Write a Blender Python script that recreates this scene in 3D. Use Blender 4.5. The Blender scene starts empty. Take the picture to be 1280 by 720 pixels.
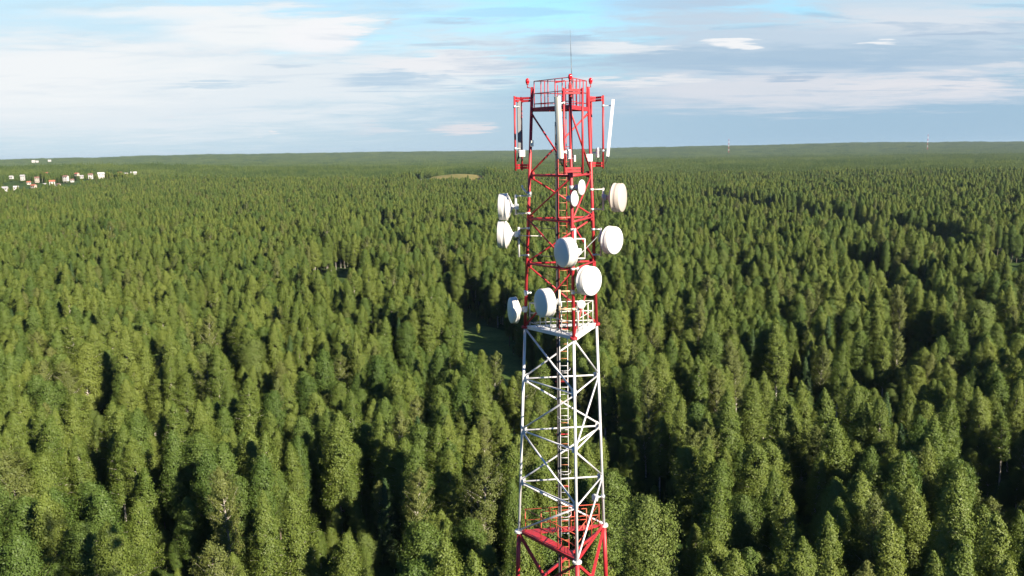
import bpy, bmesh, math, random
import numpy as np
from mathutils import Vector, Matrix

R = math.radians
scene = bpy.context.scene
col = scene.collection

# ------------------------------------------------------------------ camera
F = 1100.0                    # focal length in pixels of a 1280 wide frame
PITCH, ROLL = R(8.747), R(-0.941)
CZ = 55.0
cp, sp, cr, sr = math.cos(PITCH), math.sin(PITCH), math.cos(ROLL), math.sin(ROLL)
r0, u0, FW = Vector((1, 0, 0)), Vector((0, sp, cp)), Vector((0, cp, -sp))
RT = r0 * cr + u0 * sr
UP = u0 * cr - r0 * sr
CAM = Vector((0, 0, CZ))
cam_data = bpy.data.cameras.new("camera")
cam = bpy.data.objects.new("camera", cam_data)
col.objects.link(cam)
B = -FW
cam.matrix_world = Matrix(((RT.x, UP.x, B.x, 0), (RT.y, UP.y, B.y, 0), (RT.z, UP.z, B.z, CZ), (0, 0, 0, 1)))
cam_data.sensor_width = 36.0
cam_data.lens = F / 1280 * 36.0
cam_data.clip_start = 0.5
cam_data.clip_end = 60000
scene.camera = cam


def ray(px, py):
    return FW + RT * ((px - 640) / F) - UP * ((py - 360) / F)


def at(px, py, Y):
    d = ray(px, py)
    return CAM + d * (Y / d.y)


def at_z(px, py, z):
    d = ray(px, py)
    return CAM + d * ((z - CZ) / d.z)


def proj(p):
    v = Vector(p) - CAM
    d = v.dot(FW)
    return 640 + F * v.dot(RT) / d, 360 - F * v.dot(UP) / d, d


# ------------------------------------------------------------------ light
SUN_AZ, SUN_EL = 137.0, 28.0   # azimuth clockwise from +Y
EXPO = 1.5
SKY = 0.05
SUN = 5.0
sun_data = bpy.data.lights.new("sun", 'SUN')
sun_data.energy = SUN
sun_data.angle = R(0.5)
sun_data.color = (1.0, 0.87, 0.69)
sun = bpy.data.objects.new("sun", sun_data)
col.objects.link(sun)
sd = Vector((math.sin(R(SUN_AZ)) * math.cos(R(SUN_EL)), math.cos(R(SUN_AZ)) * math.cos(R(SUN_EL)), math.sin(R(SUN_EL))))
sun.rotation_euler = sd.to_track_quat('Z', 'Y').to_euler()
sun.location = (60, -60, 120)

vs = scene.view_settings
vs.view_transform = 'Standard'
vs.look = 'None'
vs.exposure = EXPO
vs.gamma = 1.0
vs.use_curve_mapping = False
scene.render.engine = 'CYCLES'
cy = scene.cycles
cy.use_denoising = True
cy.max_bounces = 6
cy.diffuse_bounces = 3
cy.glossy_bounces = 2
cy.transmission_bounces = 3
cy.volume_bounces = 0
cy.transparent_max_bounces = 4
cy.caustics_reflective = False
cy.caustics_refractive = False
cy.sample_clamp_indirect = 4.0


def lin(c):
    return [((v / 255) / 12.92 if v / 255 <= 0.04045 else ((v / 255 + 0.055) / 1.055) ** 2.4) for v in c]


# ------------------------------------------------------------------ sky
world = bpy.data.worlds.new("World")
scene.world = world
world.use_nodes = True
nt = world.node_tree
N, L = nt.nodes, nt.links
N.clear()
out = N.new('ShaderNodeOutputWorld')
bg = N.new('ShaderNodeBackground')
bg.inputs['Strength'].default_value = SKY
L.new(bg.outputs[0], out.inputs['Surface'])
sky = N.new('ShaderNodeTexSky')
sky.sky_type = 'NISHITA'
sky.sun_disc = False
sky.sun_elevation = R(SUN_EL)
sky.sun_rotation = R(SUN_AZ)
sky.altitude = 150
sky.air_density = 1.0
sky.dust_density = 0.6
sky.ozone_density = 1.6
tc = N.new('ShaderNodeTexCoord')
sepx = N.new('ShaderNodeSeparateXYZ')
L.new(tc.outputs['Generated'], sepx.inputs[0])


def val(x, sock):
    if isinstance(x, (int, float)):
        sock.default_value = x
    else:
        L.new(x, sock)


def M(op, a, b=0.0, c=0.0, clamp=False):
    n = N.new('ShaderNodeMath')
    n.operation = op
    n.use_clamp = clamp
    val(a, n.inputs[0])
    val(b, n.inputs[1])
    val(c, n.inputs[2])
    return n.outputs[0]


X_, Y_, Z_ = sepx.outputs
yy = M('MAXIMUM', Y_, 0.05)
U = M('DIVIDE', X_, yy)
V = M('DIVIDE', Z_, yy)
den = M('ADD', M('MAXIMUM', Z_, 0.0), 0.07)
comb = N.new('ShaderNodeCombineXYZ')
L.new(M('DIVIDE', X_, den), comb.inputs[0])
L.new(M('DIVIDE', Y_, den), comb.inputs[1])


def noise(scale, detail, rough, offs, stretch=(1, 1, 1), dist=0.0):
    mp = N.new('ShaderNodeMapping')
    mp.inputs['Location'].default_value = offs
    mp.inputs['Scale'].default_value = stretch
    L.new(comb.outputs[0], mp.inputs[0])
    n = N.new('ShaderNodeTexNoise')
    n.inputs['Scale'].default_value = scale
    n.inputs['Detail'].default_value = detail
    n.inputs['Roughness'].default_value = rough
    n.inputs['Distortion'].default_value = dist
    L.new(mp.outputs[0], n.inputs['Vector'])
    return n.outputs['Fac']


n_big = M('SUBTRACT', noise(0.55, 6, 0.6, (3.1, 7.7, 0), (1, 1, 1), 0.3), 0.5)
n_mid = M('SUBTRACT', noise(1.6, 7, 0.62, (11.3, 2.9, 4), (0.8, 1.2, 1), 0.4), 0.5)
n_fine = M('SUBTRACT', noise(4.0, 6, 0.6, (1.3, 12.9, 8), (0.7, 1.4, 1), 0.6), 0.5)
SC = 1.0 / (SKY * 2 ** EXPO)
n_w1 = M('SUBTRACT', noise(2.3, 5, 0.55, (21.3, 5.9, 2), (0.6, 1.5, 1), 0.8), 0.5)
U0, V0 = U, V
U = M('ADD', M('MULTIPLY_ADD', n_mid, 0.15, U), M('MULTIPLY', n_fine, 0.05))
V = M('ADD', M('MULTIPLY_ADD', n_w1, 0.026, V), M('MULTIPLY_ADD', n_fine, 0.012, M('MULTIPLY', n_big, 0.02)))


def mixc(fac, a, b):
    m = N.new('ShaderNodeMix')
    m.data_type = 'RGBA'
    val(fac, m.inputs['Factor'])
    for x, s in ((a, m.inputs[6]), (b, m.inputs[7])):
        if isinstance(x, (tuple, list)):
            s.default_value = (*x, 1)
        else:
            L.new(x, s)
    return m.outputs[2]


def ramp01(x, lo, hi):
    n = N.new('ShaderNodeMapRange')
    n.interpolation_type = 'SMOOTHSTEP'
    val(x, n.inputs['Value'])
    n.inputs['From Min'].default_value = lo
    n.inputs['From Max'].default_value = hi
    return n.outputs['Result']


def sc(c):
    return [v * SC for v in lin(c)]


# clear sky: the physical sky, tinted cyan ahead; darkened blue beside and behind to cut fill light
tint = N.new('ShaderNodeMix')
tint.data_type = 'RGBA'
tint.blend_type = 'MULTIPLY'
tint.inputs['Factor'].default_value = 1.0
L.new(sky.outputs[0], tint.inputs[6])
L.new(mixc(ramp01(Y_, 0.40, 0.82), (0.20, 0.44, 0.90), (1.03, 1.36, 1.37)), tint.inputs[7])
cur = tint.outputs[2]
# thin veil low over the horizon, bluer and darker to the right
veil_l, veil_r = sc((199, 220, 235)), sc((160, 191, 217))
veil = mixc(ramp01(U0, -0.45, 0.40), veil_l, veil_r)
cur = mixc(M('MULTIPLY', M('MULTIPLY', ramp01(V0, 0.16, 0.05), ramp01(M('ABSOLUTE', U0), 1.3, 0.7)), 0.95), cur, veil)


def blob(cur, px, py, rx, ry, colr, op, soft=0.6, kb=0.0, km=0.0, kf=0.0):
    d = ray(px, py)
    uu, vv = d.x / d.y, d.z / d.y
    a = M('DIVIDE', M('SUBTRACT', U, uu), rx / F)
    b = M('DIVIDE', M('SUBTRACT', V, vv), ry / F)
    q = M('SQRT', M('ADD', M('MULTIPLY', a, a), M('MULTIPLY', b, b)))
    for k, n in ((kb, n_big), (km, n_mid), (kf, n_fine)):
        if k:
            q = M('MULTIPLY_ADD', n, k * 1.5, q)
    m = M('MULTIPLY', ramp01(q, 1.0, 1.0 - soft), op)
    return mixc(m, cur, sc(colr))


W, WB, GB = (245, 248, 250), (231, 239, 245), (168, 196, 219)
# (centre x, centre y, half width, half height, colour, opacity, softness, noise big/mid/fine)
BLOBS = [
    (200, 40, 560, 70, (206, 228, 241), 0.85, 0.6, 0.5, 0.5, 0.2),
    (110, 108, 600, 92, WB, 0.95, 0.6, 0.5, 0.5, 0.2),
    (20, 92, 380, 60, W, 0.9, 0.7, 0.5, 0.6, 0.2),
    (330, 35, 170, 32, W, 0.95, 0.5, 0.3, 0.7, 0.3),
    (400, 46, 76, 24, (247, 248, 251), 0.97, 0.5, 0.1, 0.5, 0.3),
    (200, 16, 230, 14, W, 0.85, 0.8, 0.6, 0.9, 0.4),
    (470, 95, 230, 32, WB, 0.9, 0.6, 0.4, 0.8, 0.3),
    (560, 82, 140, 14, (240, 241, 245), 0.85, 0.6, 0.2, 0.8, 0.5),
    (485, 102, 85, 13, (160, 196, 223), 0.6, 0.7, 0.2, 0.9, 0.5),
    (270, 104, 95, 5, (175, 206, 228), 0.5, 0.8, 0.1, 0.7, 0.4),
    (360, 82, 60, 7, (190, 212, 230), 0.6, 0.8, 0.1, 0.8, 0.4),
    (615, 104, 45, 6, (165, 196, 222), 0.6, 0.8, 0.1, 0.7, 0.4),
    (585, 25, 56, 8, (190, 208, 226), 0.7, 0.7, 0.1, 0.7, 0.5),
    (545, 57, 45, 5, (195, 212, 228), 0.7, 0.8, 0.1, 0.8, 0.5),
    (495, 28, 14, 3, (215, 222, 232), 0.7, 0.8, 0.0, 0.5, 0.5),
    (1090, 64, 470, 78, (198, 214, 230), 0.94, 0.5, 0.5, 0.8, 0.4),
    (1000, 72, 440, 22, GB, 0.75, 0.7, 0.3, 0.8, 0.4),
    (1160, 24, 250, 20, (224, 231, 239), 0.85, 0.8, 0.4, 1.0, 0.5),
    (1200, 42, 120, 5, (168, 190, 214), 0.6, 0.8, 0.1, 0.9, 0.5),
    (760, 60, 85, 9, (238, 242, 246), 0.85, 0.8, 0.2, 0.9, 0.6),
    (700, 52, 60, 8, (165, 190, 216), 0.6, 0.8, 0.2, 0.8, 0.5),
    (1010, 114, 400, 34, (222, 226, 234), 0.85, 0.75, 0.3, 0.8, 0.3),
    (1180, 104, 220, 18, (234, 233, 237), 0.65, 0.8, 0.2, 0.8, 0.3),
    (790, 101, 130, 6, (238, 239, 242), 0.8, 0.8, 0.2, 0.8, 0.5),
    (990, 98, 44, 5, (158, 187, 213), 0.6, 0.6, 0.0, 0.6, 0.5),
    (908, 54, 30, 6, (247, 248, 250), 0.95, 0.6, 0.0, 0.5, 0.6),
    (1097, 55, 26, 4, (244, 246, 249), 0.9, 0.7, 0.0, 0.5, 0.6),
    (1250, 80, 60, 6, (226, 230, 236), 0.7, 0.8, 0.0, 0.9, 0.5),
    (60, -2, 230, 28, (205, 231, 244), 0.7, 0.8, 0.3, 0.6, 0.3),
    (1170, 0, 300, 22, (205, 225, 240), 0.7, 0.8, 0.3, 0.6, 0.3),
    (830, 4, 130, 14, (186, 205, 226), 0.7, 0.8, 0.1, 0.8, 0.5),
    (575, 162, 46, 8, (232, 229, 233), 0.85, 0.7, 0.0, 0.6, 0.6),
    (460, 163, 30, 11, (222, 226, 234), 0.5, 0.8, 0.0, 0.6, 0.4),
    (327, 166, 13, 3, (242, 240, 242), 0.8, 0.7, 0.0, 0.4, 0.4),
    (222, 147, 10, 5, (226, 230, 238), 0.5, 0.8, 0.0, 0.4, 0.4),
]
for bl in BLOBS:
    cur = blob(cur, *bl)
# blue-grey undersides between the bright streaks
n_s = M('MULTIPLY_ADD', n_mid, 0.7, n_w1)
under = M('MULTIPLY', M('MULTIPLY', ramp01(n_s, 0.02, 0.22), ramp01(V0, 0.035, 0.075)), M('MULTIPLY_ADD', ramp01(U0, -0.4, 0.25), 0.42, 0.10))
cur = mixc(under, cur, sc((166, 194, 219)))
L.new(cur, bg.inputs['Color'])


# ------------------------------------------------------------------ helpers
def obj(name, me_or_bm, mats, parent=None, smooth=False):
    if isinstance(me_or_bm, bmesh.types.BMesh):
        me = bpy.data.meshes.new(name)
        me_or_bm.normal_update()
        me_or_bm.to_mesh(me)
        me_or_bm.free()
    else:
        me = me_or_bm
    if not isinstance(mats, (list, tuple)):
        mats = [mats]
    if len(me.materials) == 0:
        for m in mats:
            me.materials.append(m)
    if smooth:
        me.polygons.foreach_set('use_smooth', [True] * len(me.polygons))
    o = bpy.data.objects.new(name, me)
    col.objects.link(o)
    if parent is not None:
        o.parent = parent
    return o


def tag(o, label=None, cat=None, group=None, kind=None):
    for k, v in (('label', label), ('category', cat), ('group', group), ('kind', kind)):
        if v:
            o[k] = v
    return o


def empty(name, loc, label=None, cat=None, group=None):
    o = bpy.data.objects.new(name, None)
    col.objects.link(o)
    o.location = loc
    o.empty_display_size = 0.3
    return tag(o, label, cat, group)


def bm_new():
    return bmesh.new()


def frame_of(axis):
    axis = axis.normalized()
    h = Vector((0, 0, 1)) if abs(axis.z) < 0.95 else Vector((1, 0, 0))
    a = axis.cross(h).normalized()
    return a, axis.cross(a).normalized()


def tube(bm, p0, p1, r, seg=10, r1=None, caps=True, mi=0):
    p0, p1 = Vector(p0), Vector(p1)
    r1 = r if r1 is None else r1
    a, b = frame_of(p1 - p0)
    ra, rb = [], []
    for i in range(seg):
        t = 2 * math.pi * i / seg
        d = a * math.cos(t) + b * math.sin(t)
        ra.append(bm.verts.new(p0 + d * r))
        rb.append(bm.verts.new(p1 + d * r1))
    for i in range(seg):
        j = (i + 1) % seg
        f = bm.faces.new((ra[i], ra[j], rb[j], rb[i]))
        f.smooth = True
        f.material_index = mi
    if caps:
        for ring in (ra[::-1], rb):
            f = bm.faces.new(ring)
            f.material_index = mi
    return bm


def bar(bm, p0, p1, w, h, up=Vector((0, 0, 1)), mi=0):
    """rectangular section beam"""
    p0, p1 = Vector(p0), Vector(p1)
    ax = (p1 - p0).normalized()
    s = ax.cross(up)
    if s.length < 1e-4:
        s = Vector((1, 0, 0))
    s.normalize()
    t = s.cross(ax).normalized()
    vv = []
    for p in (p0, p1):
        for a, b in ((-1, -1), (1, -1), (1, 1), (-1, 1)):
            vv.append(bm.verts.new(p + s * (a * w / 2) + t * (b * h / 2)))
    for q in ((0, 3, 2, 1), (4, 5, 6, 7), (0, 1, 5, 4), (1, 2, 6, 5), (2, 3, 7, 6), (3, 0, 4, 7)):
        bm.faces.new([vv[i] for i in q]).material_index = mi
    return bm


def box(bm, c, size, xdir=Vector((1, 0, 0)), zdir=Vector((0, 0, 1)), bev=0.0):
    c = Vector(c)
    z = zdir.normalized()
    y = z.cross(xdir).normalized()
    x = y.cross(z).normalized()
    m = Matrix.Translation(c) @ Matrix((x, y, z)).transposed().to_4x4() @ Matrix.Diagonal((size[0], size[1], size[2], 1))
    g = bmesh.ops.create_cube(bm, size=1.0, matrix=m)
    if bev:
        ed = list({e for v in g['verts'] for e in v.link_edges})
        bmesh.ops.bevel(bm, geom=ed, offset=bev, segments=2, affect='EDGES', profile=0.6)
    return bm


def lathe(bm, org, axis, prof, seg=40, capa=False, capb=False, sharp=None):
    """prof: list of (distance along axis, radius)"""
    org = Vector(org)
    ax = axis.normalized()
    a, b = frame_of(ax)
    rings = []
    for s, r in prof:
        if r < 1e-5:
            rings.append([bm.verts.new(org + ax * s)])
        else:
            rings.append([bm.verts.new(org + ax * s + (a * math.cos(2 * math.pi * i / seg) + b * math.sin(2 * math.pi * i / seg)) * r) for i in range(seg)])
    for A, C in zip(rings, rings[1:]):
        for i in range(seg):
            j = (i + 1) % seg
            if len(A) == 1 and len(C) == 1:
                continue
            if len(A) == 1:
                f = bm.faces.new((A[0], C[j], C[i]))
            elif len(C) == 1:
                f = bm.faces.new((A[i], A[j], C[0]))
            else:
                f = bm.faces.new((A[i], A[j], C[j], C[i]))
            f.smooth = True
    if capa and len(rings[0]) > 1:
        bm.faces.new(rings[0][::-1])
    if capb and len(rings[-1]) > 1:
        bm.faces.new(rings[-1])
    return bm


def shift(bm, root):
    bmesh.ops.translate(bm, verts=bm.verts, vec=-Vector(root.location))
    return bm


def part(name, bm, mats, root, parent=None):
    """bm is in world coordinates; root is unrotated"""
    bmesh.ops.recalc_face_normals(bm, faces=bm.faces)
    return obj(name, shift(bm, root), mats, parent or root)


# ------------------------------------------------------------------ materials
def mat(name, base, rough=0.5, var=0.08, nscale=6.0, metal=0.0, dirt=None, dirt_amt=0.0, dscale=1.5, bump=0.0, spec=0.5):
    m = bpy.data.materials.new(name)
    m.use_nodes = True
    t = m.node_tree
    p = t.nodes['Principled BSDF']
    p.inputs['Roughness'].default_value = rough
    p.inputs['Metallic'].default_value = metal
    p.inputs['Specular IOR Level'].default_value = spec
    co = t.nodes.new('ShaderNodeTexCoord')
    n1 = t.nodes.new('ShaderNodeTexNoise')
    n1.inputs['Scale'].default_value = nscale
    n1.inputs['Detail'].default_value = 6
    t.links.new(co.outputs['Object'], n1.inputs['Vector'])
    mx = t.nodes.new('ShaderNodeMix')
    mx.data_type = 'RGBA'
    mx.inputs[6].default_value = (*[c * (1 - var) for c in base], 1)
    mx.inputs[7].default_value = (*[min(1, c * (1 + var)) for c in base], 1)
    t.links.new(n1.outputs['Fac'], mx.inputs['Factor'])
    last = mx.outputs[2]
    if dirt:
        n2 = t.nodes.new('ShaderNodeTexNoise')
        n2.inputs['Scale'].default_value = dscale
        n2.inputs['Detail'].default_value = 8
        n2.inputs['Roughness'].default_value = 0.7
        mp = t.nodes.new('ShaderNodeMapping')
        mp.inputs['Scale'].default_value = (1.6, 1.6, 0.5)
        t.links.new(co.outputs['Object'], mp.inputs[0])
        t.links.new(mp.outputs[0], n2.inputs['Vector'])
        mr = t.nodes.new('ShaderNodeMapRange')
        mr.inputs['From Min'].default_value = 0.5
        mr.inputs['From Max'].default_value = 0.75
        mr.inputs['To Max'].default_value = dirt_amt
        t.links.new(n2.outputs['Fac'], mr.inputs['Value'])
        m2 = t.nodes.new('ShaderNodeMix')
        m2.data_type = 'RGBA'
        t.links.new(mr.outputs[0], m2.inputs['Factor'])
        t.links.new(last, m2.inputs[6])
        m2.inputs[7].default_value = (*dirt, 1)
        last = m2.outputs[2]
    t.links.new(last, p.inputs['Base Color'])
    if bump:
        bn = t.nodes.new('ShaderNodeBump')
        bn.inputs['Strength'].default_value = bump
        bn.inputs['Distance'].default_value = 0.02
        t.links.new(n1.outputs['Fac'], bn.inputs['Height'])
        t.links.new(bn.outputs[0], p.inputs['Normal'])
    return m


RED = mat('red_paint', (0.36, 0.020, 0.028), 0.5, 0.2, 5, dirt=(0.16, 0.035, 0.025), dirt_amt=0.7, dscale=2.2)
WHITE = mat('white_paint', (0.56, 0.57, 0.59), 0.45, 0.06, 5, dirt=(0.36, 0.27, 0.2), dirt_amt=0.55, dscale=2.2)
RADOME = mat('radome_white', (0.58, 0.60, 0.62), 0.5, 0.04, 3, dirt=(0.55, 0.53, 0.48), dirt_amt=0.4)
CREAM = mat('radome_cream', (0.40, 0.36, 0.32), 0.6, 0.05, 3, dirt=(0.42, 0.37, 0.3), dirt_amt=0.5)
SHROUD = mat('shroud_white', (0.58, 0.57, 0.55), 0.5, 0.05, 3, dirt=(0.5, 0.46, 0.4), dirt_amt=0.5)
GALV = mat('galvanised_steel', (0.5, 0.52, 0.54), 0.42, 0.15, 14, metal=0.55, dirt=(0.3, 0.27, 0.24), dirt_amt=0.4)
PIPEW = mat('pipe_white', (0.56, 0.55, 0.53), 0.45, 0.06, 6, dirt=(0.4, 0.3, 0.22), dirt_amt=0.5)
PIPEY = mat('pipe_cream', (0.66, 0.52, 0.36), 0.5, 0.08, 6, dirt=(0.4, 0.2, 0.1), dirt_amt=0.6)
DARK = mat('black_rubber', (0.025, 0.026, 0.03), 0.55, 0.2, 8)
DGREY = mat('dark_grey_metal', (0.11, 0.14, 0.17), 0.45, 0.15, 8)
RUST = mat('rusty_orange_steel', (0.45, 0.16, 0.06), 0.6, 0.25, 9, dirt=(0.5, 0.4, 0.3), dirt_amt=0.6)
RAILR = mat('rusty_red_rail', (0.40, 0.065, 0.035), 0.55, 0.2, 8, dirt=(0.42, 0.2, 0.1), dirt_amt=0.6)
BEIGE = mat('cabinet_beige', (0.68, 0.64, 0.55), 0.5, 0.05, 4)
SHADEP = mat('panel_shade_grey', (0.12, 0.125, 0.135), 0.5, 0.05, 4, dirt=(0.4, 0.4, 0.38), dirt_amt=0.5)  # shade on the left panel antenna painted in as dark grey
LAMPRED = mat('lamp_red_glass', (0.5, 0.012, 0.02), 0.15, 0.05, 4)


def leaf_mat(name, base, hi, trans=0.34):
    """leaves: colour varies from tree to tree and from leaf clump to leaf clump"""
    m = bpy.data.materials.new(name)
    m.use_nodes = True
    t = m.node_tree
    t.nodes.clear()
    o = t.nodes.new('ShaderNodeOutputMaterial')
    oi = t.nodes.new('ShaderNodeObjectInfo')
    at_ = t.nodes.new('ShaderNodeAttribute')
    at_.attribute_name = 'tint'
    add = t.nodes.new('ShaderNodeMath')
    add.operation = 'MULTIPLY_ADD'
    add.inputs[1].default_value = 0.55
    t.links.new(oi.outputs['Random'], add.inputs[0])
    mu = t.nodes.new('ShaderNodeMath')
    mu.operation = 'MULTIPLY'
    mu.inputs[1].default_value = 0.45
    t.links.new(at_.outputs['Fac'], mu.inputs[0])
    t.links.new(mu.outputs[0], add.inputs[2])
    sn = t.nodes.new('ShaderNodeTexNoise')           # stands of slightly different colour
    sn.inputs['Scale'].default_value = 0.014
    sn.inputs['Detail'].default_value = 3
    t.links.new(oi.outputs['Location'], sn.inputs['Vector'])
    st = t.nodes.new('ShaderNodeMath')
    st.operation = 'MULTIPLY_ADD'
    st.inputs[1].default_value = 1.7
    st.inputs[2].default_value = -0.85
    t.links.new(sn.outputs['Fac'], st.inputs[0])
    ad2 = t.nodes.new('ShaderNodeMath')
    ad2.operation = 'ADD'
    ad2.use_clamp = True
    t.links.new(add.outputs[0], ad2.inputs[0])
    t.links.new(st.outputs[0], ad2.inputs[1])
    mx = t.nodes.new('ShaderNodeMix')
    mx.data_type = 'RGBA'
    mx.inputs[6].default_value = (*base, 1)
    mx.inputs[7].default_value = (*hi, 1)
    t.links.new(ad2.outputs[0], mx.inputs['Factor'])
    d = t.nodes.new('ShaderNodeBsdfDiffuse')
    tr = t.nodes.new('ShaderNodeBsdfTranslucent')
    gl = t.nodes.new('ShaderNodeBsdfGlossy')
    gl.inputs['Roughness'].default_value = 0.5
    gl.inputs['Color'].default_value = (0.5, 0.52, 0.5, 1)
    ms = t.nodes.new('ShaderNodeMixShader')
    ms.inputs[0].default_value = trans
    ms2 = t.nodes.new('ShaderNodeMixShader')
    ms2.inputs[0].default_value = 0.025
    t.links.new(mx.outputs[2], d.inputs['Color'])
    t.links.new(mx.outputs[2], tr.inputs['Color'])
    t.links.new(d.outputs[0], ms.inputs[1])
    t.links.new(tr.outputs[0], ms.inputs[2])
    t.links.new(ms.outputs[0], ms2.inputs[1])
    t.links.new(gl.outputs[0], ms2.inputs[2])
    t.links.new(ms2.outputs[0], o.inputs['Surface'])
    return m


LEAF = {
    'birch': leaf_mat('birch_leaves', (0.082, 0.130, 0.023), (0.168, 0.210, 0.042)),
    'aspen': leaf_mat('aspen_leaves', (0.062, 0.112, 0.022), (0.126, 0.180, 0.037)),
    'willow': leaf_mat('willow_leaves', (0.075, 0.125, 0.026), (0.140, 0.185, 0.044)),
    'olive': leaf_mat('dry_birch_leaves', (0.094, 0.124, 0.030), (0.150, 0.172, 0.046)),
    'pine': leaf_mat('conifer_needles', (0.030, 0.064, 0.022), (0.058, 0.096, 0.030), 0.15),
    'far': leaf_mat('forest_leaves', (0.042, 0.082, 0.018), (0.120, 0.162, 0.034)),
}


def bark_mat(name, a, b, scale):
    m = bpy.data.materials.new(name)
    m.use_nodes = True
    t = m.node_tree
    p = t.nodes['Principled BSDF']
    p.inputs['Roughness'].default_value = 0.85
    co = t.nodes.new('ShaderNodeTexCoord')
    mp = t.nodes.new('ShaderNodeMapping')
    mp.inputs['Scale'].default_value = (4, 4, 1.3)
    n = t.nodes.new('ShaderNodeTexNoise')
    n.inputs['Scale'].default_value = scale
    n.inputs['Detail'].default_value = 6
    r = t.nodes.new('ShaderNodeValToRGB')
    r.color_ramp.elements[0].position = 0.40
    r.color_ramp.elements[0].color = (*a, 1)
    r.color_ramp.elements[1].position = 0.52
    r.color_ramp.elements[1].color = (*b, 1)
    t.links.new(co.outputs['Object'], mp.inputs[0])
    t.links.new(mp.outputs[0], n.inputs['Vector'])
    t.links.new(n.outputs['Fac'], r.inputs[0])
    t.links.new(r.outputs[0], p.inputs['Base Color'])
    return m


BARKW = bark_mat('birch_bark', (0.10, 0.085, 0.07), (0.46, 0.43, 0.38), 1.3)
BARKB = bark_mat('brown_bark', (0.06, 0.045, 0.035), (0.17, 0.14, 0.11), 1.8)


def ground_mat(name, cols, scale, rough=0.95, bump=0.0, stretch=(1, 1, 1)):
    m = bpy.data.materials.new(name)
    m.use_nodes = True
    t = m.node_tree
    p = t.nodes['Principled BSDF']
    p.inputs['Roughness'].default_value = rough
    p.inputs['Specular IOR Level'].default_value = 0.1
    g = t.nodes.new('ShaderNodeNewGeometry')
    mp = t.nodes.new('ShaderNodeMapping')
    mp.inputs['Scale'].default_value = stretch
    t.links.new(g.outputs['Position'], mp.inputs[0])
    fac = None
    for s, w in ((scale, 0.5), (scale * 7, 0.3), (scale * 40, 0.2)):
        n = t.nodes.new('ShaderNodeTexNoise')
        n.inputs['Scale'].default_value = s
        n.inputs['Detail'].default_value = 5
        t.links.new(mp.outputs[0], n.inputs['Vector'])
        mu = t.nodes.new('ShaderNodeMath')
        mu.operation = 'MULTIPLY_ADD'
        mu.inputs[1].default_value = w
        t.links.new(n.outputs['Fac'], mu.inputs[0])
        if fac is None:
            mu.inputs[2].default_value = 0
        else:
            t.links.new(fac, mu.inputs[2])
        fac = mu.outputs[0]
    r = t.nodes.new('ShaderNodeValToRGB')
    el = r.color_ramp.elements
    el[0].position, el[1].position = 0.36, 0.64
    el[0].color, el[1].color = (*cols[0], 1), (*cols[-1], 1)
    for i, c in enumerate(cols[1:-1]):
        e = el.new(0.36 + 0.28 * (i + 1) / (len(cols) - 1))
        e.color = (*c, 1)
    t.links.new(fac, r.inputs[0])
    t.links.new(r.outputs[0], p.inputs['Base Color'])
    return m


GROUND = ground_mat('forest_floor', [(0.018, 0.034, 0.010), (0.034, 0.062, 0.015), (0.058, 0.092, 0.022)], 0.06)
HILLS = ground_mat('far_canopy', [(0.022, 0.045, 0.014), (0.045, 0.075, 0.02), (0.07, 0.1, 0.028)], 0.004, stretch=(1, 0.35, 1))
STRAW = ground_mat('dry_grass', [(0.11, 0.115, 0.035), (0.17, 0.15, 0.05), (0.22, 0.18, 0.07)], 0.03)

# ------------------------------------------------------------------ terrain
rng = np.random.default_rng(7)


class VNoise:
    def __init__(self, seed):
        self.t = np.random.default_rng(seed).random((64, 64))

    def __call__(self, x, y, s):
        x, y = np.asarray(x) / s + 1000.5, np.asarray(y) / s + 1000.5
        ix, iy = np.floor(x).astype(int), np.floor(y).astype(int)
        fx, fy = x - ix, y - iy
        fx, fy = fx * fx * (3 - 2 * fx), fy * fy * (3 - 2 * fy)
        T = lambda i, j: self.t[i % 64, j % 64]
        return (T(ix, iy) * (1 - fx) + T(ix + 1, iy) * fx) * (1 - fy) + (T(ix, iy + 1) * (1 - fx) + T(ix + 1, iy + 1) * fx) * fy


VN = [VNoise(s) for s in (11, 12, 13, 14)]
VILL = [(-700, 1330, 330, 250), (-690, 2050, 480, 380), (-1080, 1900, 420, 500)]
FIELD = (-86.0, 1500.0)


def terrain_base(x, y):
    x, y = np.asarray(x, float), np.asarray(y, float)
    d = np.hypot(x, y)
    h = (VN[0](x, y, 260) - 0.5) * 7 * np.clip((d - 350) / 500, 0, 1)
    h = h + (VN[1](x, y, 900) - 0.5) * 12 * np.clip((d - 900) / 1500, 0, 1)
    for vx, vy, a, b in VILL:
        h = h + 16 * np.exp(-(((x - vx) / a) ** 2 + ((y - vy) / b) ** 2))
    h = h + 19 * np.exp(-(((x - FIELD[0]) / 90) ** 2 + ((y - FIELD[1]) / 140) ** 2))
    return h


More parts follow.
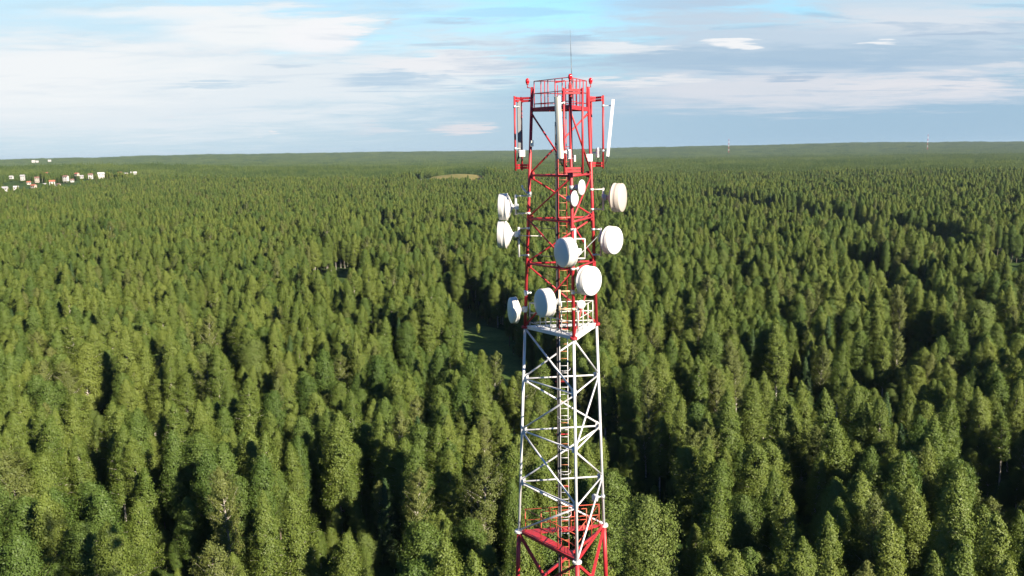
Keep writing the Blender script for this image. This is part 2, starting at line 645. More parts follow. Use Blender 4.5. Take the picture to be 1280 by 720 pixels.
HOUSES = [  # photo pixel of the house, width m, storeys, wall, roof, roof kind, label
    (6, 233.5, 15, 2, 'white', 'grey', 'large white two-storey house at the left edge of the village'),
    (20, 232.5, 13, 2, 'white', 'pale', 'white house with a pale roof second from the left edge'),
    (42, 230.5, 14, 1, 'cream', 'red', 'low cream house with a red roof below the village'),
    (65, 225.5, 15, 2, 'white', 'red', 'white house with a broad orange-red roof in the middle of the village'),
    (56, 228.8, 9, 1, 'white', 'grey', 'small white shed left of the orange-red roofed house'),
    (82, 219.5, 14, 2, 'white', 'brown', 'tall white house in the back of the village with brown roof'),
    (28, 218.5, 11, 2, 'white', 'grey', 'white house with grey roof in the rear left of the village'),
    (14, 219.5, 10, 1, 'white', 'pale', 'small pale house in the rear left corner of the village'),
    (46, 221.0, 12, 2, 'cream', 'brown', 'cream house with brown roof between white neighbours'),
    (58, 215.5, 11, 1, 'white', 'red', 'small white house with red roof at the back of the village'),
    (96, 216.0, 12, 1, 'cream', 'red', 'cream house with dull red roof right of the tall white house'),
    (102, 218.8, 9, 1, 'white', 'grey', 'small white house with grey roof right of the village centre'),
    (113, 217.0, 12, 2, 'white', 'brown', 'narrow white house with brown roof toward the village end'),
    (126, 216.2, 18, 2, 'white', 'pale', 'long white building toward the right end of the village'),
    (150, 215.2, 12, 1, 'white', 'red', 'white house with red roof near the right end of the village'),
    (157, 216.0, 11, 1, 'cream', 'grey', 'low cream house second from the right end'),
    (167, 215.3, 20, 1, 'white', 'pale', 'long low white building at the right end of the village'),
    (73, 229.0, 10, 1, 'cream', 'brown', 'cream cottage with brown roof in front of the village centre'),
    (36, 226.8, 10, 1, 'white', 'red', 'white cottage with red roof left of the village centre'),
    (90, 223.5, 10, 1, 'white', 'brown', 'white cottage with dark brown roof right of the village centre'),
]
hpos = []
for h in HOUSES:      # where each house stands: along its line of sight, on a low rise
    Yh = 1300.0
    for _ in range(80):
        p = at(h[0], h[1], Yh)
        Yh = min(max(Yh + 18 * (p.z - (float(terrain_base(p.x, p.y)) + (13.0 if h[1] < 222 else 9.5) + 3.0 * h[3] + 1.5)), 850), 4500)
    hpos.append((p.x, p.y))
hp = np.array(hpos)


def terrain(x, y):
    x, y = np.asarray(x, float), np.asarray(y, float)
    h = terrain_base(x, y)
    m = np.zeros(np.shape(x))
    for h_, (px, py) in zip(HOUSES, hpos):
        m = np.maximum(m, (13.0 if h_[1] < 222 else 9.5) * np.exp(-(((x - px) / 24) ** 2 + ((y - py) / 24) ** 2)))
    return h + m


def grid_mesh(name, xs, ys, hf):
    Xg, Yg = np.meshgrid(xs, ys)
    Zg = hf(Xg, Yg)
    v = np.stack([Xg.ravel(), Yg.ravel(), Zg.ravel()], 1)
    nx, ny = len(xs), len(ys)
    i = np.arange(nx * ny).reshape(ny, nx)
    f = np.stack([i[:-1, :-1].ravel(), i[:-1, 1:].ravel(), i[1:, 1:].ravel(), i[1:, :-1].ravel()], 1)
    return mesh_np(name, v, f, True)


def mesh_np(name, v, f, smooth=False):
    me = bpy.data.meshes.new(name)
    k = f.shape[1]
    me.vertices.add(len(v))
    me.vertices.foreach_set('co', np.ascontiguousarray(v, np.float32).ravel())
    me.loops.add(len(f) * k)
    me.loops.foreach_set('vertex_index', np.ascontiguousarray(f, np.int32).ravel())
    me.polygons.add(len(f))
    me.polygons.foreach_set('loop_start', np.arange(len(f), dtype=np.int32) * k)
    if smooth:
        me.polygons.foreach_set('use_smooth', np.ones(len(f), bool))
    me.update(calc_edges=True)
    return me


def sgrid(lo, hi, n, k):
    t = np.linspace(-1, 1, n)
    s = np.sinh(k * t) / np.sinh(k)
    return np.where(s < 0, -s * lo, s * hi)


HZ = 13500.0
FARD = 5200.0
g = obj('ground', grid_mesh('ground', sgrid(-HZ, HZ, 260, 5.0), sgrid(-900, HZ, 300, 4.5), terrain), GROUND)
tag(g, kind='structure', label='dark forest floor under the trees')

RIDGE_X = np.array([-400, 0, 120, 205, 300, 640, 720, 800, 880, 970, 1060, 1180, 1280, 1700])
RIDGE_P = np.array([0.4, 0.1, 0.8, 2.0, 2.4, 1.4, 1.6, 2.4, 2.6, 3.2, 3.6, 3.0, 1.4, 0.6])


def hill_h(x, y):
    d = np.hypot(x, y)
    px = 640 + F * x / np.maximum(y, 1.0)
    top = CZ - 6 + np.interp(px, RIDGE_X, RIDGE_P) / F * 7600
    t = np.clip((d - FARD) / (7600 - FARD), 0, 1)
    h = terrain(x, y) + 5
    far = h + (top - h) * (t * t * (3 - 2 * t))
    far = np.where(d > 7600, top + (VN[2](x, y, 1300) - 0.5) * 8 * np.clip((d - 7600) / 800, 0, 1), far)
    far = far + (VN[3](x, y, 420) - 0.5) * 7 * t + (VN[0](x, y, 90) - 0.5) * 5
    return far


ang = np.linspace(R(-50), R(50), 520)
rad = np.concatenate([np.linspace(FARD - 350, 7800, 110), np.linspace(7900, 12800, 40)])
A_, D_ = np.meshgrid(ang, rad)
hx, hy = D_ * np.sin(A_), D_ * np.cos(A_)
hz = hill_h(hx, hy)
i_ = np.arange(hx.size).reshape(hx.shape)
me = mesh_np('hills', np.stack([hx.ravel(), hy.ravel(), hz.ravel()], 1),
             np.stack([i_[:-1, :-1].ravel(), i_[:-1, 1:].ravel(), i_[1:, 1:].ravel(), i_[1:, :-1].ravel()], 1), True)
tag(obj('hills', me, HILLS), kind='structure', label='wooded hills along the horizon')

GRASS = ground_mat('clearing_grass', [(0.035, 0.065, 0.016), (0.065, 0.11, 0.026), (0.11, 0.145, 0.045)], 0.12)
cv = [(-10 + 11 * math.cos(a) * (1 + .2 * math.sin(3 * a)) + 5 * (1 - math.sin(a)) * .5, 232 + 46 * math.sin(a)) for a in np.linspace(0, 2 * math.pi, 48, endpoint=False)]
bm = bm_new()
rim = [bm.verts.new((x, y, float(terrain(x, y)) + .05)) for x, y in cv]
cen = bm.verts.new((-8, 232, float(terrain(-8, 232)) + .05))
for a in range(48):
    bm.faces.new((rim[a], rim[(a + 1) % 48], cen))
tag(obj('clearing', bm, GRASS), kind='structure', label='grassy clearing in the forest left of the tower')

# ------------------------------------------------------------------ trees: the meshes of each kind
LEAF_SHAPE = np.array([[1.0, 0, 0], [0, 0.62, 0], [-1.0, 0, 0], [0, -0.62, 0]])


def cards(rg, c, nrm, size):
    n = len(c)
    t = rg.normal(size=(n, 3))
    t -= nrm * np.sum(t * nrm, 1, keepdims=True)
    t /= np.linalg.norm(t, axis=1, keepdims=True) + 1e-9
    b = np.cross(nrm, t)
    v = c[:, None, :] + size[:, None, None] * (LEAF_SHAPE[None, :, 0:1] * t[:, None, :] + LEAF_SHAPE[None, :, 1:2] * b[:, None, :])
    v += rg.normal(size=v.shape) * size[:, None, None] * 0.12
    f = np.arange(n * 4).reshape(n, 4)
    return v.reshape(-1, 3), f


def profile(kind, t):
    if kind == 'birch':
        p = (1 - t) ** 0.76 * (0.64 + 1.25 * t) / 0.90
    elif kind == 'ovoid':
        p = np.clip(1 - (2 * (t - 0.38) / 1.26) ** 2, 0, 1) ** 0.55 * (1.05 - 0.12 * t)
    elif kind == 'broad':
        p = np.sqrt(np.clip(1 - (2 * (t - 0.40) / 1.22) ** 2, 0, 1))
    else:
        p = (1 - t) ** 0.85 * (0.8 + 0.6 * t)
    return np.clip(p, 0.05, 1.2)


def tree_mesh(seed, H, base, Rm, kind, leafm, barkm, nb, per, leaf, rise=0.55, droop=0.35, sig=0.33, name='birch'):
    rg = np.random.default_rng(seed)
    bendx, bendy = rg.normal(size=2) * 0.025 * H
    trunk = lambda z: np.stack([bendx * (z / H) ** 2, bendy * (z / H) ** 2, z], -1)
    z0 = base * H
    t = (np.arange(nb) + rg.random(nb)) / nb
    t = t ** 0.9
    az = np.arange(nb) * 2.399 + rg.normal(size=nb) * 0.5
    # lobes: uneven outline
    lob = 1 + 0.15 * np.sin(az * 2 + rg.random() * 6 + t * 5) + 0.10 * np.sin(az * 3 + rg.random() * 6 - t * 8)
    ln = Rm * profile(kind, t) * lob * rg.uniform(0.74, 1.08, nb)
    st = z0 + (H - z0) * t * 0.97
    ctr, tin, brs = [], [], []
    for i in range(nb):
        d = np.array([math.cos(az[i]), math.sin(az[i]), 0])
        p0 = trunk(np.array(st[i]))
        rs = rise * rg.uniform(0.6, 1.3)
        pts = [p0 + d * ln[i] * s + np.array([0, 0, ln[i] * (rs * s - droop * s * s)]) for s in (0.0, 0.5, 1.0)]
        brs.append(pts)
        tb = rg.normal() * 0.28 + 0.5
        m = max(3, int(per * (0.45 + ln[i] / Rm)))
        s = rg.uniform(0.22, 1.06, m) ** 0.75
        c = p0 + d * (ln[i] * s)[:, None] + np.stack([np.zeros(m), np.zeros(m), ln[i] * (rs * s - droop * s * s)], 1)
        w = sig * (0.55 + 0.55 * ln[i] / Rm)
        side = np.array([-d[1], d[0], 0])
        c = c + side * (rg.normal(size=m) * w * 1.25 * s)[:, None] + rg.normal(size=(m, 3)) * np.array([w * .5, w * .5, w * .85])
        ctr.append(c)
        tin.append(np.clip(tb + rg.normal(size=m) * 0.12, 0, 1))
    # leader tip
    m = int(per * 1.5)
    zt = H - rg.random(m) ** 1.3 * 0.14 * H
    c = trunk(zt) + rg.normal(size=(m, 3)) * (0.10 + 0.22 * (H - zt) / (0.14 * H))[:, None] * np.array([1, 1, 0.5]) * Rm * 0.5
    ctr.append(c)
    tin.append(np.full(m, 0.6))
    c = np.concatenate(ctr)
    tn = np.concatenate(tin)
    ax = trunk(c[:, 2].clip(0, H))
    o = c - ax
    o[:, 2] = 0.25
    o /= np.linalg.norm(o, axis=1, keepdims=True) + 1e-9
    nr = o * 1.05 + rg.normal(size=o.shape) * 0.38 + np.array([0, 0, 0.2])
    nr /= np.linalg.norm(nr, axis=1, keepdims=True) + 1e-9
    sz = leaf * rg.uniform(0.55, 1.35, len(c))
    v, f = cards(rg, c, nr, sz)
    cm = mesh_np(name + '_crown', v, f)
    a = cm.attributes.new('tint', 'FLOAT', 'POINT')
    a.data.foreach_set('value', np.repeat(tn, 4).astype(np.float32))
    cm.materials.append(leafm)
    bm = bm_new()
    rr = 0.0088 * H
    zs = np.linspace(-0.5, H * 0.97, 8)
    for za, zb in zip(zs, zs[1:]):
        f0, f1 = 1 - max(za, 0) / H, 1 - zb / H
        tube(bm, trunk(np.array(max(za, -0.5))), trunk(np.array(zb)), rr * (0.12 + f0), 7, rr * (0.12 + f1), caps=False)
    for i in range(0, nb, 2):
        a_, b_, c_ = brs[i]
        r_ = rr * 0.30 * (0.4 + ln[i] / Rm) * (1.1 - t[i] * .6)
        tube(bm, a_, b_, r_, 4, r_ * 0.6, caps=False)
        tube(bm, b_, c_, r_ * 0.6, 4, r_ * 0.2, caps=False)
    tm = bpy.data.meshes.new(name + '_trunk')
    bm.to_mesh(tm)
    bm.free()
    tm.materials.append(barkm)
    return cm, tm


# kind: (name, words, height, mesh)
KINDS = []


def add_kind(name, words, H, *a, **k):
    KINDS.append(dict(name=name, words=words, H=H, mesh=tree_mesh(100 + len(KINDS), H, *a, name=name, **k)))


BI, AS, WI, OL, PI_ = LEAF['birch'], LEAF['aspen'], LEAF['willow'], LEAF['olive'], LEAF['pine']
add_kind('birch_tree', 'narrow yellow-green birch', 17, 0.22, 2.0, 'birch', BI, BARKW, 210, 108, 0.095, rise=0.9, sig=0.25)
add_kind('birch_tree', 'narrow yellow-green birch', 18, 0.26, 1.85, 'birch', BI, BARKW, 210, 105, 0.095, rise=0.9, sig=0.25)
add_kind('birch_tree', 'full light green birch', 17, 0.18, 2.5, 'birch', BI, BARKW, 240, 122, 0.099, rise=0.8, sig=0.3)
add_kind('birch_tree', 'full light green birch', 16, 0.18, 2.3, 'ovoid', BI, BARKW, 230, 119, 0.099, rise=0.9, sig=0.3)
add_kind('aspen_tree', 'rounded mid green aspen', 16, 0.18, 2.4, 'ovoid', AS, BARKB, 230, 119, 0.099, rise=1.0, droop=0.2, sig=0.3)
add_kind('aspen_tree', 'rounded mid green aspen', 17.5, 0.22, 2.2, 'birch', AS, BARKB, 220, 115, 0.099, rise=1.0, droop=0.2, sig=0.28)
add_kind('willow_tree', 'broad bushy light green willow', 15, 0.06, 3.2, 'birch', WI, BARKB, 330, 140, 0.099, rise=1.1, droop=0.15, sig=0.38)
add_kind('birch_tree', 'sparse olive birch', 18, 0.24, 2.0, 'birch', OL, BARKW, 130, 105, 0.091, rise=1.5, droop=0.15, sig=0.2)
add_kind('birch_tree', 'sparse olive birch', 17, 0.22, 2.4, 'birch', OL, BARKW, 140, 108, 0.091, rise=1.4, droop=0.2, sig=0.22)
add_kind('spruce_tree', 'dark conical spruce', 15, 0.08, 2.1, 'cone', PI_, BARKB, 200, 105, 0.099, rise=0.15, droop=0.45, sig=0.2)
add_kind('birch_tree', 'small young pale birch', 10, 0.12, 1.4, 'birch', BI, BARKW, 120, 78, 0.091, rise=0.9, sig=0.2)
add_kind('birch_tree', 'narrow yellow-green birch', 19, 0.24, 2.1, 'birch', BI, BARKW, 220, 108, 0.095, rise=0.8, sig=0.26)
add_kind('birch_tree', 'pale birch with bare white stem', 18, 0.38, 1.8, 'birch', BI, BARKW, 150, 91, 0.095, rise=0.8, sig=0.22)
PROB = np.array([.15, .13, .11, .09, .10, .09, .02, .05, .04, .03, .05, .11, .03])
PROB = PROB / PROB.sum()

# ------------------------------------------------------------------ where the trees stand
# corridors without trees: (points, half width)
CORR = [
    ([(-22, 300), (-9, 262), (-6, 235), (3, 190), (12, 150), (19, 118), (16, 90)], 6.0),
    ([(-10, 268), (-7, 225), (-5, 185)], 7.5),
    ([(-104, 300), (-86, 240), (-60, 185)], 3.2),
    ([(-60, 185), (-46, 148)], 2.5),
    ([(188, 880), (200, 620), (214, 400), (232, 330), (300, 300)], 22.0),
    ([(120, 640), (190, 560), (290, 520)], 8.0),
    ([(74, 186), (69, 150), (71, 124), (62, 104)], 4.5),
    ([(96, 250), (120, 232), (142, 238)], 5.0),
    ([(-62, 122), (-44, 104)], 3.2),
    ([(-24, 118), (-15, 98), (-12, 84)], 2.8),
    ([(28, 170), (36, 140), (38, 112)], 2.6),
    ([(-40, 250), (-34, 205)], 2.6),
    ([(45, 96), (52, 84)], 3.5),
    ([(-36, 86), (-31, 76)], 3.0),
    ([(60, 300), (85, 285)], 5.0),
    ([(-150, 330), (-120, 420)], 4.0),
]


def seg_d(x, y, a, b):
    ax, ay = a
    bx, by = b
    dx, dy = bx - ax, by - ay
    t = np.clip(((x - ax) * dx + (y - ay) * dy) / (dx * dx + dy * dy), 0, 1)
    return np.hypot(x - ax - t * dx, y - ay - t * dy)


def corridor(x, y):
    """signed distance to the nearest corridor edge (negative inside)"""
    m = np.full(np.shape(x), 1e9)
    for pts, w in CORR:
        for a, b in zip(pts, pts[1:]):
            m = np.minimum(m, seg_d(x, y, a, b) - w)
    return m


TX, TY = 2.1847, 36.0
NEAR_R = 1500.0
SPC = 4.0
gx = np.arange(-1300, 1300, SPC)
gy = np.arange(14, NEAR_R, SPC)
GX, GY = np.meshgrid(gx, gy)
GX = GX + (np.arange(len(gy)) % 2)[:, None] * SPC * 0.5
tx = (GX + rng.uniform(-.46, .46, GX.shape) * SPC).ravel()
ty = (GY + rng.uniform(-.46, .46, GY.shape) * SPC).ravel()
dist = np.hypot(tx, ty)
wob = (VN[1](tx, ty, 14) - 0.5) * 4
cd = corridor(tx, ty) + wob
keep = (dist < NEAR_R) & (dist < 1e9) & (np.abs(tx) < 0.85 * ty + 60)
keep &= (cd > 0) & (np.hypot(tx - TX, ty - TY) > 8.5)
keep &= ~((np.abs(tx - FIELD[0] + 6) < 52) & (ty > 1300) & (ty < 1610))
vill_d = np.full(tx.shape, 1e9)
for px_, py_ in hpos:
    vill_d = np.minimum(vill_d, np.hypot(tx - px_, ty - py_ + 14))
keep &= vill_d > 34
lane = np.abs(VN[3](tx + 500, ty * .8, 70) * .8 + VN[1](tx, ty, 24) * .2 - 0.5)
keep &= lane > 0.018 + 0.035 * np.clip(dist / 900, 0, 1)
clump = VN[0](tx, ty, 15) * 0.65 + VN[2](tx, ty, 6) * 0.35
right = np.clip((tx - 10) / 60, 0, 1)
keep &= clump > 0.335 + 0.05 * right
tx, ty, cd, clump = tx[keep], ty[keep], cd[keep], clump[keep]
n = len(tx)
kind = rng.choice(len(KINDS), n, p=PROB)
mixn = VN[3](tx, ty, 22)
swap = (mixn > 0.68) & (rng.random(n) < 0.6)
kind[swap] = rng.choice([4, 5, 9, 6], swap.sum(), p=[.4, .4, .15, .05])
hf = 0.74 + 0.36 * VN[2](tx, ty, 18) + rng.normal(size=n) * 0.105
hf = np.clip(hf, 0.55, 1.2)
edge = (cd < 3.0) & (rng.random(n) < 0.35)
hf[edge] *= 0.7
wf = (0.35 + 0.65 * hf) * rng.uniform(0.94, 1.2, n)
KH = np.array([k['H'] for k in KINDS])

# trees one can recognise in the photograph, by the pixel of their tip
SPECIAL = [
    (812, 622, 6, 17.5, 1.0, 'broad bushy green tree with pointed crown close right of the tower foot'),
    (281, 580, 7, 18, 1.15, 'tall tan birch with white stem standing alone at bottom left'),
    (602, 566, 8, 18, 1.15, 'yellowish full birch close left of the tower foot'),
    (517, 584, 7, 16, 1.1, 'straggly brownish birch left of the tower foot'),
    (1147, 603, 2, 17, 1.0, 'tall light green birch at bottom right with a pointed tip'),
    (1219, 627, 2, 16, 1.1, None),
    (1136, 482, 1, 16, 0.9, None),
    (1046, 520, 2, 18, 1.1, 'broad light green birch in the middle right forest'),
    (372, 612, 2, 16, 1.1, None),
    (167, 622, 2, 16, 1.1, None),
    (20, 560, 8, 18, 1.35, 'large tan-green birch at the left edge of the forest'),
    (215, 505, 12, 18, 1.05, 'pale birch with bare white stem in the left forest'),
    (45, 505, 12, 18, 1.0, None),
    (760, 590, 4, 16, 1.1, None),
    (945, 555, 3, 16, 1.0, None),
    (640, 600, 5, 15, 0.9, None),
]
sxs, sys_, slabel = [], [], {}
for px, py, k, H, w, lab in SPECIAL:
    p = at_z(px, py, H)
    near = np.hypot(tx - p.x, ty - p.y) < 1.9 * w * (1.6 if k == 6 else 1)
    front = (np.abs(tx - p.x * ty / p.y) < 1.7) & (ty < p.y) & (ty > p.y - 9)
    ok = ~(near | front)
    tx, ty, kind, hf, wf, cd = tx[ok], ty[ok], kind[ok], hf[ok], wf[ok], cd[ok]
for px, py, k, H, w, lab in SPECIAL:
    p = at_z(px, py, H)
    slabel[len(tx)] = (lab, k)
    tx, ty = np.append(tx, p.x), np.append(ty, p.y)
    kind = np.append(kind, k)
    hf, wf = np.append(hf, H / KH[k]), np.append(wf, H / KH[k] * w)
n = len(tx)
rot = rng.uniform(0, 2 * math.pi, n)
tz = terrain(tx, ty)
apex = [proj((tx[i], ty[i], tz[i] + KH[kind[i]] * hf[i])) for i in range(n) if True] 
apx, apy, apd = (np.array(a) for a in zip(*apex))
inview = (apx > -25) & (apx < 1305) & (apy < 715) & (apd > 20)
size = np.where(inview, 1.0 / apd * KH[kind] * hf, 0)
order = np.argsort(-size)
want = list(slabel.keys())
single = want + [i for i in order if i not in slabel][:300 - len(want)]
# every kind must have one of its own to be copied from
for k in range(len(KINDS)):
    if not any(kind[i] == k for i in single):
        j = next(i for i in order if kind[i] == k)
        single[-1 - k] = j
single_set = set(single)


def region(px, py):
    c = ('at the far left' if px < 200 else 'left of centre' if px < 430 else 'close left of the tower' if px < 660 else
         'close right of the tower' if px < 860 else 'right of centre' if px < 1070 else 'at the far right')
    r = 'nearest' if py > 610 else 'second' if py > 530 else 'third'
    return f'{c}, {r} rows of forest'


proto = {}
for i in sorted(single, key=lambda q: -size[q]):
    k = KINDS[kind[i]]
    lab = slabel.get(i, (None, 0))[0] or f"{k['words']} {region(apx[i], apy[i])}"
    if kind[i] not in proto:
        root = empty(k['name'], (0, 0, 0))
        cr_ = obj('crown', k['mesh'][0], LEAF['birch'], root)
        tr_ = obj('trunk', k['mesh'][1], BARKW, root)
        proto[kind[i]] = (root, cr_, tr_)
    else:
        r0_, c0_, t0_ = proto[kind[i]]
        root = r0_.copy()
        col.objects.link(root)
        for ch in (c0_, t0_):
            c = ch.copy()
            col.objects.link(c)
            c.parent = root
    root.location = (tx[i], ty[i], tz[i])
    root.rotation_euler = (0, 0, rot[i])
    root.scale = (wf[i], wf[i], hf[i])
    tag(root, lab, 'tree', 'trees of the forest around the tower')

# ------------------------------------------------------------------ the rest of the forest, one object
NPV, NPF = 6, 5


def patch_mesh(seed, PS, m, card):
    """a square stand of many simpler trees"""
    rg = np.random.default_rng(seed)
    s = 4.3
    q = np.arange(-PS / 2 + s / 2, PS / 2, s)
    A, Bq = np.meshgrid(q, q)
    a = (A + rg.uniform(-.48, .48, A.shape) * s).ravel()
    b = (Bq + rg.uniform(-.48, .48, A.shape) * s).ravel()
    vn = VNoise(seed + 50)
    kp = vn(a, b, 10) * .4 + vn(a + 300, b, 24) * .6 > 0.40
    a, b = a[kp], b[kp]
    vv, ff, tt, off = [], [], [], 0
    for x, y in zip(a, b):
        H = 17.0 * np.clip(0.64 + 0.52 * vn(x + 70, y, 26) + rg.normal() * 0.13, .45, 1.35)
        Rr = rg.uniform(2.0, 2.8) * (1.3 if rg.random() < .12 else 1)
        t = rg.random(m) ** 0.85
        az = rg.random(m) * 2 * math.pi
        pr = Rr * profile('birch' if rg.random() < .7 else 'ovoid', t) * rg.uniform(0.72, 1.06, m)
        zb = H * 0.22
        c = np.stack([x + np.cos(az) * pr, y + np.sin(az) * pr, zb + (H - zb) * t], 1)
        o = np.stack([np.cos(az), np.sin(az), np.full(m, .35)], 1)
        nr = o + rg.normal(size=o.shape) * .4
        nr /= np.linalg.norm(nr, axis=1, keepdims=True)
        v, f = cards(rg, c, nr, card * rg.uniform(.65, 1.25, m) * (1.15 - .5 * t))
        vv.append(v)
        ff.append(f + off)
        off += len(v)
        tb = np.clip(rg.normal() * .33 + .5, 0, 1)
        tt.append(np.full(len(v), tb))
    return np.concatenate(vv), np.concatenate(ff), np.concatenate(tt)


def scatter_object(name, px_, py_, pz_, prot, pscl, pidx, patches, label, srcs):
    """one mesh of loose points (and, for far stretches, a few grove meshes) turned into trees by geometry nodes"""
    V_, F_, T_, PV = [], [], [], []
    off = 0
    for k, (v, f, t_) in enumerate(patches):
        V_.append(v)
        F_.append(f + off)
        T_.append(t_)
        PV.append(np.full(len(v), k + 1))
        off += len(v)
    P = np.stack([px_, py_, pz_], 1)
    V_.append(P)
    T_.append(np.zeros(len(P)))
    PV.append(np.zeros(len(P)))
    v = np.concatenate(V_)
    f = np.concatenate(F_) if F_ else np.zeros((0, 4), int)
    me = mesh_np(name, v, f)
    nv = len(v)

    def attr(nm, tp, data, prop):
        a = me.attributes.new(nm, tp, 'POINT')
        a.data.foreach_set(prop, np.ascontiguousarray(data).ravel())
    z = nv - len(P)
    attr('tint', 'FLOAT', np.concatenate(T_).astype(np.float32), 'value')
    attr('pv', 'INT', np.concatenate(PV).astype(np.int32), 'value')
    attr('idx', 'INT', np.concatenate([np.full(z, -1), pidx]).astype(np.int32), 'value')
    attr('rotv', 'FLOAT_VECTOR', np.concatenate([np.zeros((z, 3)), np.stack([np.zeros(len(P)), np.zeros(len(P)), prot], 1)]).astype(np.float32), 'vector')
    attr('sclv', 'FLOAT_VECTOR', np.concatenate([np.ones((z, 3)), pscl]).astype(np.float32), 'vector')
    me.materials.append(LEAF['far'])
    o = obj(name, me, LEAF['far'])
    tag(o, label, None, None, 'stuff')
    ng = bpy.data.node_groups.new(name + '_nodes', 'GeometryNodeTree')
    ng.interface.new_socket('Geometry', in_out='INPUT', socket_type='NodeSocketGeometry')
    ng.interface.new_socket('Geometry', in_out='OUTPUT', socket_type='NodeSocketGeometry')
    gn, gl = ng.nodes, ng.links
    gi, go = gn.new('NodeGroupInput'), gn.new('NodeGroupOutput')
    join = gn.new('GeometryNodeJoinGeometry')
    gl.new(join.outputs[0], go.inputs[0])

    def named(nm, tp):
        q = gn.new('GeometryNodeInputNamedAttribute')
        q.data_type = tp
        q.inputs['Name'].default_value = nm
        return q.outputs['Attribute']

    def equal(sock, k):
        c = gn.new('FunctionNodeCompare')
        c.data_type = 'INT'
        c.operation = 'EQUAL'
        gl.new(sock, c.inputs[2])
        c.inputs[3].default_value = k
        return c.outputs['Result']

    a_pv, a_idx = named('pv', 'INT'), named('idx', 'INT')
    a_rot, a_scl = named('rotv', 'FLOAT_VECTOR'), named('sclv', 'FLOAT_VECTOR')
    e2r = gn.new('FunctionNodeEulerToRotation')
    gl.new(a_rot, e2r.inputs[0])

    def sep(k):
        s = gn.new('GeometryNodeSeparateGeometry')
        s.domain = 'POINT'
        gl.new(gi.outputs[0], s.inputs['Geometry'])
        gl.new(equal(a_pv, k), s.inputs['Selection'])
        return s.outputs['Selection']

    pts = sep(0)

    def instance(geo, k):
        g2 = gn.new('GeometryNodeGeometryToInstance')
        gl.new(geo, g2.inputs[0])
        ip = gn.new('GeometryNodeInstanceOnPoints')
        gl.new(pts, ip.inputs['Points'])
        gl.new(equal(a_idx, k), ip.inputs['Selection'])
        gl.new(g2.outputs[0], ip.inputs['Instance'])
        gl.new(e2r.outputs[0], ip.inputs['Rotation'])
        gl.new(a_scl, ip.inputs['Scale'])
        gl.new(ip.outputs[0], join.inputs[0])

    for k, obs_ in srcs.items():
        j = gn.new('GeometryNodeJoinGeometry')
        for ob in obs_:
            oi = gn.new('GeometryNodeObjectInfo')
            oi.transform_space = 'ORIGINAL'
            oi.inputs['Object'].default_value = ob
            gl.new(oi.outputs['Geometry'], j.inputs[0])
        instance(j.outputs[0], k)
    for k in range(len(patches)):
        instance(sep(k + 1), 100 + k)
    md = o.modifiers.new('scatter', 'NODES')
    md.node_group = ng
    return o


rest = np.array([i for i in range(n) if i not in single_set])
GROVES = ((80.0, NEAR_R + 15, 3300.0, 100, NPV), (80.0, 3250.0, 7700.0, 110, NPF))
qx, qy, qk, qps = [], [], [], []
for PS, dlo, dhi, base_k, nv_ in GROVES:
    q = np.arange(-6000, 6000, PS)
    QX, QY = np.meshgrid(q, np.arange(300, 7800, PS))
    x_, y_ = QX.ravel() + rng.uniform(-.08, .08, QX.size) * PS, QY.ravel() + rng.uniform(-.08, .08, QX.size) * PS
    d_ = np.hypot(x_, y_)
    k_ = (d_ > dlo + PS * .3) & (d_ < dhi) & (np.abs(x_) < 0.95 * y_ + 60)
    qx.append(x_[k_])
    qy.append(y_[k_])
    qk.append(base_k + (0 if base_k == 100 else NPV) + rng.integers(0, nv_, k_.sum()))
    qps.append(np.full(k_.sum(), PS))
qx, qy, qk, qps = (np.concatenate(v) for v in (qx, qy, qk, qps))
qk = np.where(qk >= 110 + NPV, qk - 10, qk)
kp = VN[1](qx * .35, qy * 1.1, 110) > 0.13
fieldm = (np.abs(qx - FIELD[0] + 6) < 52) & (qy > 1340) & (qy < 1610)
hd = np.min(np.hypot((qx[:, None] - hp[None, :, 0]), (qy[:, None] - hp[None, :, 1] + 12)), axis=1)
kp &= ~fieldm & (hd > 20 + qps * .35)
qx, qy, qk = qx[kp], qy[kp], qk[kp]
nq = len(qx)
qrot = rng.integers(0, 4, nq) * math.pi / 2
flip = np.where(rng.random(nq) < .5, -1.0, 1.0)
qh = 0.76 + 0.34 * VN[2](qx, qy, 150) + 0.22 * VN[3](qx * .5, qy, 420) + rng.normal(size=nq) * 0.03
qs = np.stack([flip * 1.05, np.full(nq, 1.05), qh], 1)
qz = np.where(np.hypot(qx, qy) > FARD - 300, hill_h(qx, qy) - 5, terrain(qx, qy))
# thin clumps of trees between the far houses
nb_ = 900
bx = rng.uniform(-1350, -350, nb_)
by = rng.uniform(1050, 2700, nb_)
bd = np.min(np.hypot(bx[:, None] - hp[None, :, 0], (by[:, None] - hp[None, :, 1] + 8) / 1.6), axis=1)
bk = (bd > 15) & (np.min(np.hypot(bx[:, None] - hp[None, :, 0], (by[:, None] - hp[None, :, 1])), axis=1) < 150)
bx, by = bx[bk], by[bk]
bidx = rng.choice([3, 4, 6, 10], len(bx))
bsc = rng.uniform(.2, .42, len(bx))
ax_ = np.concatenate([tx[rest], qx, bx])
ay_ = np.concatenate([ty[rest], qy, by])
az_ = np.concatenate([tz[rest], qz, terrain(bx, by)])
arot = np.concatenate([rot[rest], qrot, rng.uniform(0, 6.28, len(bx))])
ascl = np.concatenate([np.stack([wf[rest], wf[rest], hf[rest]], 1), qs, np.stack([bsc] * 3, 1)])
aidx = np.concatenate([kind[rest], qk, bidx])
SRC = {k: (proto[k][1], proto[k][2]) for k in range(len(KINDS))}
